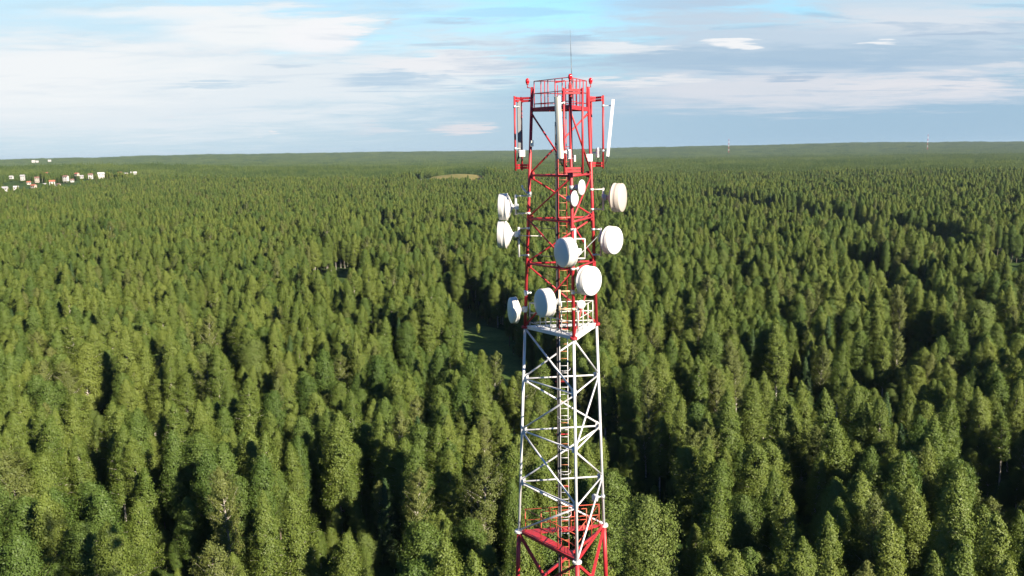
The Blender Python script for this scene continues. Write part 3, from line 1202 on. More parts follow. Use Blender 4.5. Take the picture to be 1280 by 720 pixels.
scatter_object('forest', ax_, ay_, az_, arot, ascl, aidx, [patch_mesh(900 + k, 80.0, 110, .60) for k in range(NPV)] + [patch_mesh(950 + k, 80.0, 56, .85) for k in range(NPF)],
               'dense green mixed forest stretching from the tower to the horizon', SRC)
# bushes and saplings in the gaps
ns = 11000
sx, sy = rng.uniform(-200, 200, ns), rng.uniform(30, 330, ns)
sk = (np.abs(sx) < .62 * sy + 20) & (np.hypot(sx - TX, sy - TY) > 5)
sc_ = corridor(sx, sy)
sk &= (rng.random(ns) < np.where((sc_ < 0) & (sy > 180), 0.30, 0.9))
sk &= ~((seg_d(sx, sy, (-10, 268), (-6, 205)) < 9) & (rng.random(ns) < 0.93))
sx, sy = sx[sk], sy[sk]
sscl = rng.uniform(.16, .46, len(sx))
scatter_object('undergrowth', sx, sy, terrain(sx, sy), rng.uniform(0, 6.28, len(sx)),
               np.stack([sscl * 1.25, sscl * 1.25, sscl], 1), rng.choice([6, 4, 10, 3], len(sx)), [],
               'low dark green bushes and saplings between the trees', SRC)

# ------------------------------------------------------------------ the tower
TH = R(157.56)
ZL = [38.432, 40.756, 43.099, 45.41, 47.666, 50.397, 52.274, 54.06, 56.738]   # levels, bottom platform to top deck
ZTOP = 57.55


def rad_at(z):
    return 1.4533 - 0.04621 * (z - 55)


def out_dir(j):
    a = TH + j * 2 * math.pi / 3
    return Vector((math.cos(a), math.sin(a), 0))


def leg(j, z, extra=0.0):
    return Vector((TX, TY, z)) + out_dir(j) * (rad_at(z) + extra)


LF, FR, RG = 0, 1, 2
tower = empty('lattice_tower', (TX, TY, 0), 'tall red and white triangular lattice telecom mast rising out of the forest', 'tower')

lowz = [38.432, 35.2, 31.6, 27.6, 23.2, 18.4, 13.0, 7.0, 0.0]
for j in range(3):
    bm = bm_new()
    # lower sections, alternate colours below the frame
    for i, (za, zb) in enumerate(zip(lowz, lowz[1:])):
        tube(bm, leg(j, zb), leg(j, za - 0.04), 0.098 + 0.012 * i, 14, mi=0 if i < 4 else 1)
    tube(bm, leg(j, ZL[0] + 0.04), leg(j, ZL[4] - 0.04), 0.058, 14, mi=1)
    tube(bm, leg(j, ZL[4] + 0.04), leg(j, ZTOP), 0.066, 14, mi=0)
    for z, m_, r_ in ((ZL[0], 1, 0.19), (ZL[4], 0, 0.15)):
        tube(bm, leg(j, z - 0.035), leg(j, z - 0.004), r_, 16, mi=m_)
        tube(bm, leg(j, z + 0.004), leg(j, z + 0.04), r_, 16, mi=m_)
        for b in range(8):
            a = b * math.pi / 4
            c = leg(j, z) + Vector((math.cos(a), math.sin(a), 0)) * (r_ - 0.035)
            tube(bm, c - Vector((0, 0, .07)), c + Vector((0, 0, .075)), 0.014, 6, mi=m_)
    for i, z in enumerate(ZL[1:8], 1):       # gusset plates at the nodes
        m_ = 1 if i < 4 else 0
        if i == 4:
            continue
        for s in (1, 2):
            d = (leg((j + s) % 3, z) - leg(j, z)).normalized()
            box(bm, leg(j, z) + d * 0.115, (0.2, 0.016, 0.26), d)
            for f in list(bm.faces)[-6:]:
                f.material_index = m_
    part('leg', bm, [RED, WHITE], tower)


def member(name, j, za, k, zb, r, m, flat=False, inset=0.07):
    p, q_ = leg(j, za), leg(k, zb)
    d = (q_ - p).normalized()
    bm = bm_new()
    if flat:
        bar(bm, p + d * inset, q_ - d * inset, r * 2, r * 2)
    else:
        tube(bm, p + d * inset, q_ - d * inset, r, 8)
        for e, s in ((p + d * inset, 1), (q_ - d * inset, -1)):
            bar(bm, e - d * s * 0.02, e + d * s * 0.16, 0.02, r * 2.6)
    return part(name, bm, m, tower)


# bracing patterns by panel, from the top: (A) or (B)
pats = {7: 'B', 6: 'A', 5: 'B', 4: 'A', 3: 'B', 2: 'A', 1: 'B', 0: 'A'}
for i in range(8):
    m = WHITE if i < 4 else RED
    r = 0.04 if i < 4 else 0.037
    zt, zb = ZL[i + 1] - 0.05, ZL[i] + 0.06
    if i == 7:
        zt -= 0.12
    prs = ((LF, RG), (FR, LF), (RG, FR)) if pats[i] == 'A' else ((RG, LF), (LF, FR), (FR, RG))
    for a, b in prs:
        member('diagonal_brace', a, zt, b, zb, r, m)
for i in (1, 2, 3, 5, 6, 7):
    m = WHITE if i < 4 else RED
    for a, b in ((LF, FR), (FR, RG), (RG, LF)):
        member('horizontal_beam', a, ZL[i], b, ZL[i], 0.036 if i < 4 else 0.044, m)
for i, (za, zb) in enumerate(zip(lowz, lowz[1:])):
    m = RED if i < 4 else WHITE
    for a, b in ((LF, FR), (FR, RG), (RG, LF)):
        member('diagonal_brace', a, za - 0.1, b, zb + 0.1, 0.055, m, True)
        if (a, b) != (RG, LF):
            member('diagonal_brace', b, za - 0.1, a, zb + 0.1, 0.055, m, True)
        member('horizontal_beam', a, zb, b, zb, 0.05, m, True) if i < 7 else None


def tri(z, inset):
    """inner triangle corners, inset towards the axis"""
    c = Vector((TX, TY, z))
    return [c + out_dir(j) * max(0.05, rad_at(z) - inset) for j in range(3)]


def railing(platform, z, inset, h, m, n_mid, rails, post_r=0.022, rail_r=0.018):
    c = tri(z, inset)
    bm = bm_new()
    for hz_ in rails:
        for a in range(3):
            p, q_ = c[a] + Vector((0, 0, hz_)), c[(a + 1) % 3] + Vector((0, 0, hz_))
            tube(bm, p, q_, rail_r, 8)
    part('handrail', bm, m, tower, platform)
    for a in range(3):
        for s in range(n_mid + 1):
            p = c[a].lerp(c[(a + 1) % 3], s / (n_mid + 1))
            part('railing_post', tube(bm_new(), p, p + Vector((0, 0, h)), post_r, 8), m, tower, platform)


LADX, LADY = TX - 0.20, TY + 0.02          # ladder line
LADX = at(705.5, 560, TY).x


def deck(name, z, m, edge_h, deck_m, width=0.55, sides=(0, 1, 2)):
    bm = bm_new()
    o_ = tri(z, 0.08)
    for a in range(3):
        bar(bm, o_[a], o_[(a + 1) % 3], 0.07, edge_h)
    pl = part(name, bm, m, tower)
    # walkway strips along the three sides, open in the middle for the ladder
    i_ = tri(z, 0.08 + width * 2)
    bm = bm_new()
    for a in sides:
        b = (a + 1) % 3
        top = [o_[a], o_[b], i_[b], i_[a]]
        n_ = 14
        for s in range(n_):      # grating planks
            f0, f1 = s / n_ + 0.006, (s + 1) / n_ - 0.006
            q0, q1 = top[0].lerp(top[1], f0), top[0].lerp(top[1], f1)
            q2, q3 = top[3].lerp(top[2], f1), top[3].lerp(top[2], f0)
            vs_ = [bm.verts.new(v + Vector((0, 0, edge_h / 2 + 0.006))) for v in (q0, q1, q2, q3)]
            vb_ = [bm.verts.new(v + Vector((0, 0, edge_h / 2 - 0.03))) for v in (q0, q1, q2, q3)]
            bm.faces.new(vs_)
            bm.faces.new(vb_[::-1])
            for e in range(4):
                bm.faces.new((vs_[e], vb_[e], vb_[(e + 1) % 4], vs_[(e + 1) % 4]))
    part('deck', bm, deck_m, tower, pl)
    return pl


p0_ = deck('platform', ZL[0], RED, 0.13, RED, 0.42, (0, 2))
p0_['label'] = 'lower red triangular platform'
railing(p0_, ZL[0] + 0.07, 0.30, 1.02, RAILR, 2, (0.5, 1.0))
bm = bm_new()
c_ = tri(ZL[0] + 0.07, 1.05)
for h_ in (0.5, 1.0):
    tube(bm, c_[0] + Vector((0, 0, h_)), c_[2] + Vector((0, 0, h_)), .018, 8)
part('handrail', bm, RAILR, tower, p0_)
for s in (0, .33, .66, 1):
    p = c_[0].lerp(c_[2], s)
    part('railing_post', tube(bm_new(), p, p + Vector((0, 0, 1.0)), .02, 8), RAILR, tower, p0_)
p1_ = deck('platform', ZL[4], WHITE, 0.13, WHITE, 0.36)
p1_['label'] = 'white triangular platform at the colour change'
railing(p1_, ZL[4] + 0.07, 0.22, 1.0, PIPEW, 3, (0.14, 0.55, 0.98))
p2_ = deck('platform', ZL[8] - 0.03, RED, 0.16, RED, 0.3)
p2_['label'] = 'red top platform with railing'
railing(p2_, ZL[8] + 0.06, 0.12, 1.05, RED, 4, (0.14, 0.55, 1.04), 0.02, 0.016)
part('toe_board', bar(bm_new(), at(694.5, 103, TY - .35), at(706, 101, TY - .45), 0.05, 0.05), RED, tower, p2_)

# ladder inside the lattice
lad_r = []
bm = bm_new()
for s in (-1, 1):
    x = LADX + s * 0.165
    tube(bm, (x, LADY, 0.4), (x, LADY, ZL[0]), 0.018, 6, mi=0)
    tube(bm, (x, LADY, ZL[0]), (x, LADY, ZL[4]), 0.018, 6, mi=1)
    tube(bm, (x, LADY, ZL[4]), (x, LADY, ZL[8] + 0.9), 0.018, 6, mi=0)
ladder = part('ladder', bm, [RED, WHITE], tower)
z = 30.0
while z < ZL[8] + 0.8:
    m = RUST if z < ZL[0] or (z > ZL[3] + 0.9) else (WHITE if int(z * 3.1) % 3 else RUST)
    part('rung', tube(bm_new(), (LADX - .165, LADY, z), (LADX + .165, LADY, z), 0.012, 6), m, tower, ladder)
    z += 0.31
bm = bm_new()
z = 0.7
while z < 30:
    tube(bm, (LADX - .165, LADY, z), (LADX + .165, LADY, z), 0.012, 5)
    z += 0.31
o = part('rung', bm, RUST, tower, ladder)
o['kind'] = 'stuff'
for z in (36.2, 39.6, 41.5, 42.6, 43.9, 46.0, 55.2, 54.6):     # safety hoops
    bm = bm_new()
    pts = [Vector((LADX + 0.27 * math.cos(a), LADY - 0.02 - 0.42 * math.sin(a), z)) for a in np.linspace(R(-20), R(200), 12)]
    for a, b in zip(pts, pts[1:]):
        tube(bm, a, b, 0.012, 5)
    part('safety_hoop', bm, WHITE if z < ZL[4] else RED, tower, ladder)
bm = bm_new()
for k in range(4):                                              # feeder cables
    x = LADX - 0.27 + 0.036 * k
    tube(bm, (x, LADY + 0.06, 0.3), (x, LADY + 0.06, 56.2 - 0.5 * k), 0.02, 6)
part('cable_bundle', bm, DARK, tower)
bm = bm_new()
for s in (0, 1):
    x = LADX - 0.29 + s * 0.12
    bar(bm, (x, LADY + 0.10, 0.3), (x, LADY + 0.10, 52.0), 0.018, 0.014, Vector((1, 0, 0)))
part('cable_tray', bm, RUST, tower)
tube_c = bm_new()
for z in ZL[1:8]:
    bar(tube_c, (LADX - .34, LADY + .12, z), (LADX + .2, LADY + .12, z), .04, .04)
part('ladder_bracket', tube_c, RED, tower)

# antenna mounting frames at the head
POLE = {}
for j in range(3):
    o_, t_ = out_dir(j), Vector((-out_dir(j).y, out_dir(j).x, 0))
    zt = {0: 57.12, 1: 57.25, 2: 57.12}[j]
    zb = {0: 54.42, 1: 54.30, 2: 54.45}[j]
    Lg = Vector((TX, TY, 0)) + o_ * rad_at(56.7)
    a_ = {0: 0.53, 1: 0.48, 2: 0.40}[j]
    bm = bm_new()
    for z, sgn in ((zt, 1), (zb, 0)):
        base_p = Lg + Vector((0, 0, z))
        lz = leg(j, z)
        for dz in (-0.05, 0.06):
            bar(bm, lz + o_ * 0.05 + Vector((0, 0, dz)), base_p + o_ * (a_ - .05) + Vector((0, 0, dz)), 0.08, 0.085)
            bar(bm, base_p + o_ * a_ - t_ * 0.36 + Vector((0, 0, dz)), base_p + o_ * a_ + t_ * 0.36 + Vector((0, 0, dz)), 0.08, 0.085)
    fr = part('antenna_frame', bm, RED, tower)
    for s in (-1, 1):
        b_ = Lg + o_ * (a_ + 0.065) + t_ * (s * 0.36)
        POLE[(j, s)] = b_
        part('mounting_pole', tube(bm_new(), b_ + Vector((0, 0, zb - .16)), b_ + Vector((0, 0, zt + .14)), 0.042, 12), RED, tower, fr)

# obstruction lamps on the leg tops
for j, (px, py) in ((LF, (659.3, 101.3)), (FR, (712.7, 95.8)), (RG, (738.2, 100.6))):
    c = at(px, py, leg(j, ZTOP).y)
    bm = bm_new()
    tp = leg(j, ZTOP)
    el = Vector((c.x, c.y, c.z - 0.26))
    tube(bm, tp - Vector((0, 0, .1)), tp + Vector((0, 0, .06)), .05, 10)
    tube(bm, tp + Vector((0, 0, .02)), el, .018, 8)
    tube(bm, el - Vector((0, 0, .015)), c - Vector((0, 0, .1)), .018, 8)
    tube(bm, c - Vector((0, 0, .14)), c - Vector((0, 0, .09)), .055, 12)
    lm = part('obstruction_lamp', bm, RED, tower)
    part('lamp_globe', lathe(bm_new(), c, Vector((0, 0, 1)), [(-.1, .05), (-.07, .072), (-.02, .082), (.04, .078), (.08, .058), (.105, .03), (.115, 0)], 18), LAMPRED, tower, lm)
bm = bm_new()
a, b = at(715, 104, TY - .3), at(712.6, 37, TY - .3)
tube(bm, a - Vector((0, 0, .6)), a, .03, 8)
tube(bm, a, a.lerp(b, .5), .018, 8, .013)
tube(bm, a.lerp(b, .5), b, .012, 8, .005)
part('lightning_rod', bm, DGREY, tower)


# ------------------------------------------------------------------ dishes
def ppm(p):
    return (Vector(p) - CAM).dot(FW) / F        # metres per pixel there


def az_dir(phi, tilt=0.0):
    """horizontal direction: phi degrees to the right of 'towards the camera'"""
    return Vector((math.sin(R(phi)) * math.cos(R(tilt)), -math.cos(R(phi)) * math.cos(R(tilt)), math.sin(R(tilt))))


def arm(bm, j, p, r=0.026):
    """horizontal tube from a point to the leg, with a clamp"""
    q_ = leg(j, p.z)
    tube(bm, p, q_, r, 8)
    tube(bm, q_ - Vector((0, 0, .045)), q_ + Vector((0, 0, .045)), .082, 12)


def drum_dish(label, fx, fy, Y, phi, dpx, lpx, leg_j, pipe, radome=RADOME, shroud=SHROUD, pipem=PIPEW, back=0.42, strut=None, convex=0.06, unit=True, tilt=0):
    c = at(fx, fy, Y)
    m = ppm(c)
    r, ln = dpx * m / 2, lpx * m
    ax = az_dir(phi, tilt)
    root = empty('dish_antenna', c - ax * ln, label, 'dish antenna', 'dish antennas on the tower')
    bk = -ax
    # shroud: drum wall with a rolled rim at the back
    pr = [(0.0, r * 0.985), (0.012, r), (ln * .45, r * 1.0), (ln * .5, r * 1.012), (ln * .55, r), (ln - .03, r), (ln - .02, r * 1.03), (ln + .015, r * 1.03), (ln + .02, r * .97)]
    part('shroud', lathe(bm_new(), c, bk, pr, 44), shroud, root)
    part('radome', lathe(bm_new(), c - ax * .004, ax, [(0, r * .985), (.012, r * .96), (convex * .6, r * .6), (convex, 0)], 44), radome, root)
    bs = back * r
    part('back_shell', lathe(bm_new(), c + bk * (ln + .006), bk, [(0, r * .97), (bs * .35, r * .80), (bs * .75, r * .45), (bs, r * .2), (bs + .03, .09), (bs + .10, .085), (bs + .10, 0)], 44), shroud, root)
    hub = c + bk * (ln + bs + .08)
    if unit:
        un = part('radio_unit', box(bm_new(), hub + bk * .10, (.16, .2, .22), bk, bev=.02), GALV, root)
        part('unit_cable', tube(bm_new(), hub + bk * .1 - Vector((0, 0, .1)), hub + bk * .14 - Vector((0, 0, .5)), .012, 6), DARK, root, un)
    if pipe:
        px, y1, y2, Yp = pipe
        a, b = at(px, y1, Yp), at(px, y2, Yp)
        a.x = b.x = (a.x + b.x) / 2
        bm = tube(bm_new(), a + Vector((0, 0, .04)), b - Vector((0, 0, .04)), .045, 12)
        pp = part('mounting_pipe', bm, pipem, root)
        for p in (a, b):
            part('mounting_arm', (lambda q: (arm(q, leg_j, p - Vector((0, 0, .02 if p is a else -.02))), q)[1])(bm_new()), pipem, root, pp)
        mid = Vector((a.x, a.y, hub.z))
        bm = tube(bm_new(), hub + bk * .02 + Vector((0, 0, .09)), mid + Vector((0, 0, .09)), .03, 8)
        tube(bm, hub + bk * .02 - Vector((0, 0, .09)), mid - Vector((0, 0, .09)), .03, 8)
        tube(bm, mid - Vector((0, 0, .15)), mid + Vector((0, 0, .15)), .062, 12)
        part('pipe_bracket', bm, GALV, root)
    else:
        lz = leg(leg_j, hub.z)
        bm = tube(bm_new(), hub + Vector((0, 0, .08)), lz + Vector((0, 0, .08)), .035, 8)
        tube(bm, hub - Vector((0, 0, .08)), lz - Vector((0, 0, .08)), .035, 8)
        tube(bm, lz - Vector((0, 0, .11)), lz + Vector((0, 0, .11)), .09, 12)
        part('leg_bracket', bm, GALV, root)
    # black feeder: drips from the radio unit, then runs along to the ladder bundle
    s0 = hub + bk * .1 - Vector((0, 0, .1))
    s1 = Vector((LADX - .2, LADY + .05, s0.z - .75))
    bm = bm_new()
    prev = s0
    for i_ in range(1, 9):
        t_ = i_ / 8
        nx_ = s0.lerp(s1, t_) - Vector((0, 0, .34 * math.sin(math.pi * t_)))
        tube(bm, prev, nx_, .016, 6, caps=False)
        prev = nx_
    part('feeder_cable', bm, DARK, root)
    if strut:
        p, q_ = (at(*s) for s in strut)
        part('side_strut', tube(bm_new(), p, q_, .016, 8), pipem, root)
    return root


YF = leg(FR, 50).y
YR = leg(RG, 52).y
YL = leg(LF, 52).y
drum_dish('large white drum dish facing front right, lowest big dish beside the front leg', 740.5, 351.4, YF - 0.15, 44, 37, 10.5, FR, (722.5, 335, 366, YF + .12))
drum_dish('large white drum dish on the right leg, below the cream one', 768.9, 300.6, YR - .35, 47, 34.8, 9.2, RG, (751, 286, 319, YR - .02), pipem=GALV, strut=((722, 321, YF + .25), (750, 292.5, YR)))
drum_dish('large cream drum dish, highest on the right leg', 778.3, 247.1, YR - .30, 65, 35.8, 10.5, RG, (754, 236, 262, YR - .02), radome=CREAM, shroud=CREAM)
drum_dish('large drum dish on the front leg with its shaded face turned left, upper of two', 702.1, 315.8, YF - .55, -60.5, 36.8, 12, FR, (718.8, 287, 328, YF - .16))
drum_dish('large drum dish with shaded face turned left, above the white platform on cream pipes', 676, 379, YF - .30, -62.7, 36, 11.2, FR, (699.3, 363.5, 387, YF - .05), pipem=PIPEY)
drum_dish('stubby dish with a pointed back, lowest on the left leg beside the white platform', 638.2, 388, leg(LF, 48).y - .35, -76, 32.5, 7.0, LF, None, back=.36, convex=.08)
drum_dish('upper of the two stacked white drum dishes on the left leg', 624.4, 258.6, YL - .05, -97, 33, 9.6, LF, (644.8, 244.5, 267.5, YL - .06), back=.40)
drum_dish('lower of the two stacked white drum dishes on the left leg', 623.2, 293.2, YL - .05, -96, 34, 9.6, LF, (648.6, 285, 320, YL - .06), back=.46, strut=((640, 294.5, YL - .05), (680, 295, YL - .2)))


def small_dish(label, fx, fy, Y, phi, dpx, depth, leg_j, m=RADOME, shroud=SHROUD, pipe=None, cyl=.5):
    c = at(fx, fy, Y)
    k = ppm(c)
    r = dpx * k / 2
    ax = az_dir(phi)
    bk = -ax
    root = empty('small_dish', c - ax * depth * r, label, 'small dish', 'small dish antennas on the tower')
    part('radome', lathe(bm_new(), c, ax, [(0, r), (.02, r * .98), (.035, r * .6), (.04, 0)], 32), m, root)
    part('cone', lathe(bm_new(), c - ax * .003, bk, [(0, r), (.03, r * 1.0), (.035, r * .94), (depth * r, r * .36)], 32), shroud, root)
    part('radio_unit', lathe(bm_new(), c + bk * (depth * r + .003), bk, [(0, 0), (0, r * .36), (r * cyl, r * .38), (r * cyl + .02, r * .3), (r * cyl + .02, 0)], 24), GALV, root)
    hub = c + bk * (depth * r + r * cyl * .5)
    if pipe:
        px, y1, y2, Yp = pipe
        a, b = at(px, y1, Yp), at(px, y2, Yp)
        part('mounting_pipe', tube(bm_new(), a, b, .035, 10), PIPEW, root)
        part('pipe_bracket', tube(bm_new(), hub, Vector((a.x, a.y, hub.z)), .025, 8), GALV, root)
    else:
        bm = tube(bm_new(), hub, leg(leg_j, hub.z), .028, 8)
        q_ = leg(leg_j, hub.z)
        tube(bm, q_ - Vector((0, 0, .08)), q_ + Vector((0, 0, .08)), .097, 12)
        part('leg_bracket', bm, GALV, root)
    return root


YF2 = leg(FR, 53).y
small_dish('small white dish in front of the front leg, lower of the pair', 718.4, 248.3, YF2 - .30, 59, 20, .55, FR, cyl=.45)
small_dish('small white dish right of the front leg, upper of the pair', 727.3, 234.3, YF2 - .05, 60, 19.4, .5, FR, cyl=.4)
small_dish('tiny round dish on a white post above the white platform', 726.4, 380.6, YF + .05, 10, 11.2, .45, FR, pipe=(722.6, 378, 414, YF + .25))
small_dish('tiny cone dish on the left leg above the stubby dish', 656.8, 366.4, leg(LF, 48.9).y - .2, -72, 7.5, .9, LF, cyl=1.0)
small_dish('small drum dish low on the right leg above the red platform', 743.4, 622.6, leg(RG, 39.9).y - .15, -52, 10.5, .75, RG, cyl=.5)


# ------------------------------------------------------------------ panel antennas and boxes at the head
def panel(label, p_top, p_bot, face, w, d, m, pole, name='panel_antenna'):
    """long box between two points, with end caps and brackets back to its pole"""
    ax = (p_top - p_bot)
    ln = ax.length
    axn = ax.normalized()
    side = axn.cross(face).normalized()
    mid = (p_top + p_bot) / 2
    root = empty(name, p_bot, label, 'panel antenna', 'panel antennas on the tower head')
    bm = bm_new()
    # rounded front, flat back
    prof_ = [(-w / 2, -d / 2), (w / 2, -d / 2), (w / 2, d * .15), (w * .36, d * .42), (w * .15, d * .5), (-w * .15, d * .5), (-w * .36, d * .42), (-w / 2, d * .15)]
    f_ = side.cross(axn).normalized()
    if f_.dot(face) < 0:
        f_ = -f_
    rings = [[bm.verts.new(q_ + side * a + f_ * b) for a, b in prof_] for q_ in (p_bot, p_top)]
    for i in range(8):
        k = (i + 1) % 8
        bm.faces.new((rings[0][i], rings[0][k], rings[1][k], rings[1][i]))
    bm.faces.new(rings[0][::-1])
    bm.faces.new(rings[1])
    part('radome', bm, m, root)
    for t_, nm in ((0.0, 0), (1.0, 1)):
        e = p_bot.lerp(p_top, t_) + axn * (.012 if t_ else -.012)
        part('end_cap', box(bm_new(), e, (w * .94, d * .94, .024), side, axn), DGREY if not t_ else m, root)
    for k in range(3):      # connectors and jumpers under the panel
        q_ = p_bot + side * (w * .25 * (k - 1)) - axn * .02
        part('jumper_cable', tube(bm_new(), q_, q_ - Vector((0, 0, .28)) + (Vector((pole.x, pole.y, q_.z)) - q_) * .6, .014, 6), DARK, root)
    for t_ in (.1, .9):
        q_ = p_bot.lerp(p_top, t_) - f_ * d * .5
        e = Vector((pole.x, pole.y, q_.z))
        bm = bar(bm_new(), q_, e, .05, .04)
        tube(bm, e - Vector((0, 0, .05)), e + Vector((0, 0, .05)), .058, 10)
        part('tilt_bracket', bm, GALV, root)
    return root


pf, pr_, pl_ = POLE[(FR, -1)], POLE[(RG, -1)], POLE[(LF, 1)]
panel('long cream-white panel antenna at the front of the tower head', at(696.2, 121, pf.y - .12), at(700.2, 198, pf.y - .03), az_dir(-38), .24, .13, BEIGE, pf)
panel('slim tilted white panel antenna sticking out on the right', at(766.6, 125, pr_.y - .02), at(759.8, 195.5, pr_.y - .02), az_dir(78), .26, .11, RADOME, pr_)
panel('grey shaded panel antenna on the left mounting frame', at(648.3, 127, pl_.y + .20), at(649.6, 192, pl_.y + .20), az_dir(-160), .15, .10, SHADEP, pl_)


def cabinet(label, px, py, Y, wpx, hpx, d, phi, m, back, fins=True):
    c = at(px, py, Y)
    k = ppm(c)
    f_ = az_dir(phi)
    s = Vector((0, 0, 1)).cross(f_).normalized()
    w, h = wpx * k, hpx * k
    root = empty('radio_box', c - Vector((0, 0, h / 2)), label, 'radio box', 'radio boxes on the tower head')
    part('housing', box(bm_new(), c, (w, d, h), s, bev=.012), m, root)
    bm = bm_new()
    for i in range(5):
        box(bm, c + f_ * (d / 2 + .011) + s * (w * .16 * (i - 2)), (.008, .02, h * .8), s)
    if fins:
        part('cooling_fin', bm, m, root)
    else:
        bm.free()
    part('bracket', bar(bm_new(), c - f_ * d * .5, Vector((back.x, back.y, c.z)), .05, .06), GALV, root)
    part('jumper_cable', tube(bm_new(), c - Vector((0, 0, h / 2 - .003)), c - Vector((0, 0, h / 2 + .22)) - f_ * .05, .014, 6), DARK, root)
    return root


cabinet('white radio box at the foot of the left mounting frame', 652.4, 191.8, POLE[(LF, 1)].y - .1, 7.2, 8.2, .16, 12, RADOME, POLE[(LF, -1)])
cabinet('narrow cream radio box clamped to the left leg', 664.8, 179.3, leg(LF, 55.3).y - .16, 3.6, 7.6, .12, 20, BEIGE, leg(LF, 55.3), False)
cabinet('tall white radio box beside the long front panel antenna', 711.4, 192.8, leg(FR, 54.9).y - .18, 3.9, 11.5, .14, 15, RADOME, leg(FR, 54.9))
cabinet('tiny white radio box behind the long front panel antenna', 707.2, 190.2, leg(FR, 55).y + .1, 2.2, 4.0, .1, 10, RADOME, leg(FR, 55), False)
cabinet('small cream radio box right of the front leg', 717.9, 198, leg(FR, 54.7).y + .06, 2.6, 8, .1, 30, BEIGE, leg(FR, 54.7), False)
cabinet('square white radio box on the right leg', 736.2, 197.2, leg(RG, 54.8).y - .16, 8, 9.2, .15, 15, RADOME, leg(RG, 54.8))
cabinet('upright white radio box right of the right mounting frame pole', 747.6, 190.8, POLE[(RG, 1)].y - .4, 4.4, 11.8, .14, 20, RADOME, POLE[(RG, 1)])
# crooked stub antenna on the left leg above the dishes
lz = leg(LF, 53.5)
st = empty('stub_antenna', lz, 'crooked little white stub antenna above the left dishes', 'antenna')
a, b, c = at(658.5, 241.5, lz.y - .03), at(653.5, 235.5, lz.y - .06), at(652.3, 231.5, lz.y - .06)
bm = tube(bm_new(), a, b, .04, 8)
tube(bm, b, c, .045, 8, .035)
part('stem', bm, PIPEW, st)
bm = tube(bm_new(), Vector((lz.x, lz.y, a.z - .12)), Vector((lz.x, lz.y, a.z + .06)), .096, 12)
tube(bm, Vector((lz.x, lz.y, a.z)), a, .024, 8)
part('leg_clamp', bm, GALV, st)
# white guard frame in front of the right face
fr_ = empty('cable_frame', at(718.8, 312, YF - .1), 'small white square pipe frame right of the upper shaded dish', 'pipe frame')
bm = bm_new()
P4 = [at(718.9, 298.5, YF - .12), at(731, 298.5, YF + .1), at(731, 323, YF + .1), at(718.9, 323, YF - .12)]
for a, b in ((0, 1), (1, 2), (2, 3)):
    tube(bm, P4[a], P4[b], .03, 8)
part('pipe_loop', bm, PIPEW, fr_)

# ------------------------------------------------------------------ village, far masts, field
WALLM = {'white': mat('wall_white', (0.42, 0.41, 0.39), .8, .06, .4), 'cream': mat('wall_cream', (0.32, 0.28, 0.23), .8, .06, .4)}
ROOFM = {'red': mat('roof_red', (0.30, 0.10, 0.06), .8, .15, .5), 'brown': mat('roof_brown', (0.16, 0.09, 0.07), .8, .15, .5),
         'grey': mat('roof_grey', (0.3, 0.3, 0.32), .6, .12, .5), 'pale': mat('roof_pale', (0.38, 0.38, 0.38), .6, .1, .5)}
PANE = mat('window_glass', (0.04, 0.05, 0.06), .15, .1, 2)


def house(x, y, w, st_, wall, roof, label, rz, deep=None, flat=False, group='houses of the village'):
    z = float(terrain(x, y)) - .4
    h = 3.1 * st_ + .4
    d = deep or w * .72
    root = empty('house', (x, y, z), label, 'house', group)
    root.rotation_euler = (0, 0, rz)
    bm = bm_new()
    box(bm, (0, 0, h / 2), (w, d, h))
    rh = 0.3 if flat else d * .34
    if not flat:      # gable triangles
        for s in (-1, 1):
            bm.faces.new([bm.verts.new((s * w / 2, -d / 2, h)), bm.verts.new((s * w / 2, d / 2, h)), bm.verts.new((s * w / 2, 0, h + rh))])
    obj('wall', bm, WALLM[wall], root)
    bm = bm_new()
    ov = .5
    if flat:
        box(bm, (0, 0, h + .2), (w + .4, d + .4, .38))
    else:
        for s in (-1, 1):
            a = Vector((0, s * (d / 2 + ov), h - ov * rh / (d / 2)))
            b = Vector((0, 0, h + rh))
            nrm = Vector((0, s * rh, d / 2)).normalized() * .22
            q_ = [Vector((-w / 2 - ov, a.y, a.z)), Vector((w / 2 + ov, a.y, a.z)), Vector((w / 2 + ov, 0, b.z)), Vector((-w / 2 - ov, 0, b.z))]
            lo = [bm.verts.new(v + nrm * .05) for v in q_]
            hi = [bm.verts.new(v + nrm) for v in q_]
            bm.faces.new(lo[::-1])
            bm.faces.new(hi)
            for e in range(4):
                bm.faces.new((lo[e], lo[(e + 1) % 4], hi[(e + 1) % 4], hi[e]))
        bmesh.ops.recalc_face_normals(bm, faces=bm.faces)
    rf = obj('roof', bm, ROOFM[roof], root)
    if not flat:
        bm = bm_new()
        box(bm, (w * .22, d * .1, h + rh * .9), (.7, .7, 1.6))
        obj('chimney', bm, ROOFM['brown'], rf)
    nw = max(2, int(w / 4))
    for fl in range(st_):
        for k in range(nw):
            for s in (-1, 1):
                bm = bm_new()
                box(bm, ((k + .5) / nw * w - w / 2, s * (d / 2 + .02), 1.9 + 3.1 * fl), (1.3, .09, 1.4))
                obj('window', bm, PANE, root)
    return root


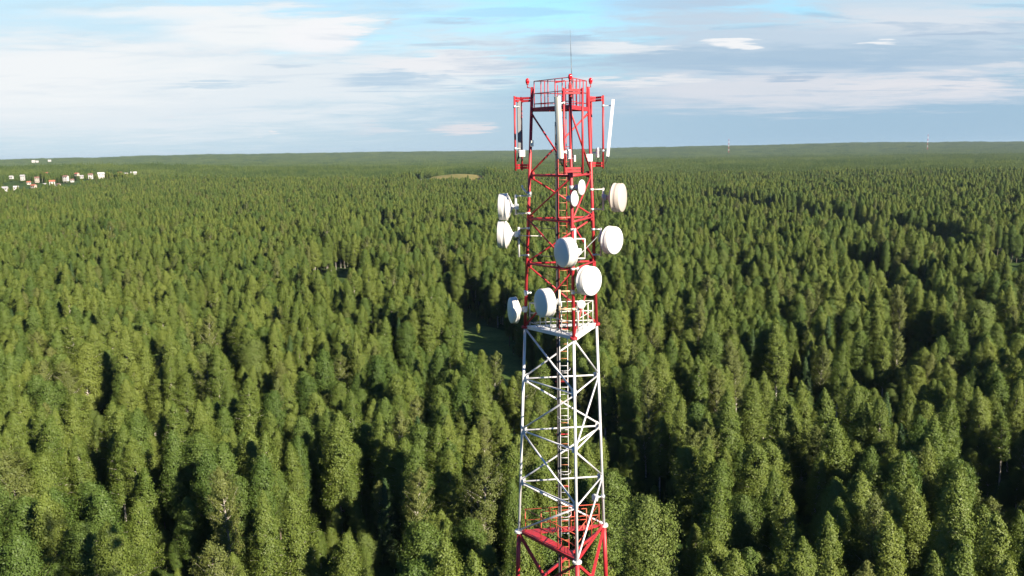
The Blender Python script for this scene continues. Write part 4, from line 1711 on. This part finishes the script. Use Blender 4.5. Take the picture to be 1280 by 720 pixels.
for (px, py, w, s, wl, rf, lab), (x, y) in zip(HOUSES, hpos):
    house(x, y, min(w * y / 2700, 10.5), s, wl, rf, lab, random.Random(int(px * 7)).uniform(-.5, .5))
for px, py, w, s, lab in ((42.0, 201.8, 20, 4, 'left of the two far white apartment blocks on the horizon'),
                          (46.6, 202.0, 16, 3, 'right of the two far white apartment blocks on the horizon'),
                          (62.0, 200.9, 18, 3, 'small far white block alone near the horizon')):
    p = at(px, py, 4700)
    b_ = house(p.x, p.y, w * .8, s, 'white', 'pale', lab, .3, 14, True, 'far white blocks')
    b_.location.z = p.z - 3.1 * s / 2
    b_.name = 'apartment_block'
    b_['category'] = 'building'

for px, ytop, ybot, lab in ((910.8, 174, 187, 'far red and white mast on the horizon right of the tower'),
                            (1159.2, 168, 183, 'thin far mast on the horizon near the right edge')):
    t0, b0 = at(px, ytop, 5000), at(px, ybot + 4, 5000)
    root = empty('distant_mast', b0, lab, 'mast', 'far masts on the horizon')
    H_ = t0.z - b0.z
    tri_ = [Vector((math.cos(a), math.sin(a), 0)) for a in (0.3, 2.39, 4.49)]
    nsec = 7
    for k in range(nsec):
        za, zb = H_ * k / nsec, H_ * (k + 1) / nsec
        ra, rb = 3.0 * (1 - .75 * k / nsec), 3.0 * (1 - .75 * (k + 1) / nsec)
        bm = bm_new()
        for a in range(3):
            p_, q_ = tri_[a] * ra + Vector((0, 0, za)), tri_[a] * rb + Vector((0, 0, zb))
            tube(bm, p_, q_, .4, 6)
            q2 = tri_[(a + 1) % 3] * rb + Vector((0, 0, zb))
            tube(bm, p_, q2, .25, 6)
        obj('mast_section', bm, WHITE if k % 2 else RED, root)
    obj('mast_pole', tube(bm_new(), (0, 0, H_), (0, 0, H_ + 6), .3, 6), WHITE, root)

# dry field beyond the forest
fx_, fy_ = np.linspace(-46, 40, 30) + FIELD[0], np.linspace(1405, 1570, 20)
tag(obj('field', grid_mesh('field', fx_, fy_, lambda x, y: terrain(x, y) + .35), STRAW), kind='structure', label='small straw-coloured field in the far forest')

# ------------------------------------------------------------------ haze
hm = bpy.data.materials.new('haze_air')
hm.use_nodes = True
t = hm.node_tree
t.nodes.clear()
ho = t.nodes.new('ShaderNodeOutputMaterial')
pv_ = t.nodes.new('ShaderNodeVolumePrincipled')
pv_.inputs['Color'].default_value = (0.62, 0.79, 0.95, 1)
pv_.inputs['Density'].default_value = 3.2e-5
pv_.inputs['Anisotropy'].default_value = 0.2
t.links.new(pv_.outputs[0], ho.inputs['Volume'])
bm = bm_new()
ZB, ZT = -22.0, 100.0
box(bm, (0, 6300, (ZB + ZT) / 2), (HZ * 2 + 400, 15200, ZT - ZB))
hz_o = obj('haze', bm, hm)
tag(hz_o, kind='stuff', label='thin blue haze over the distant forest')
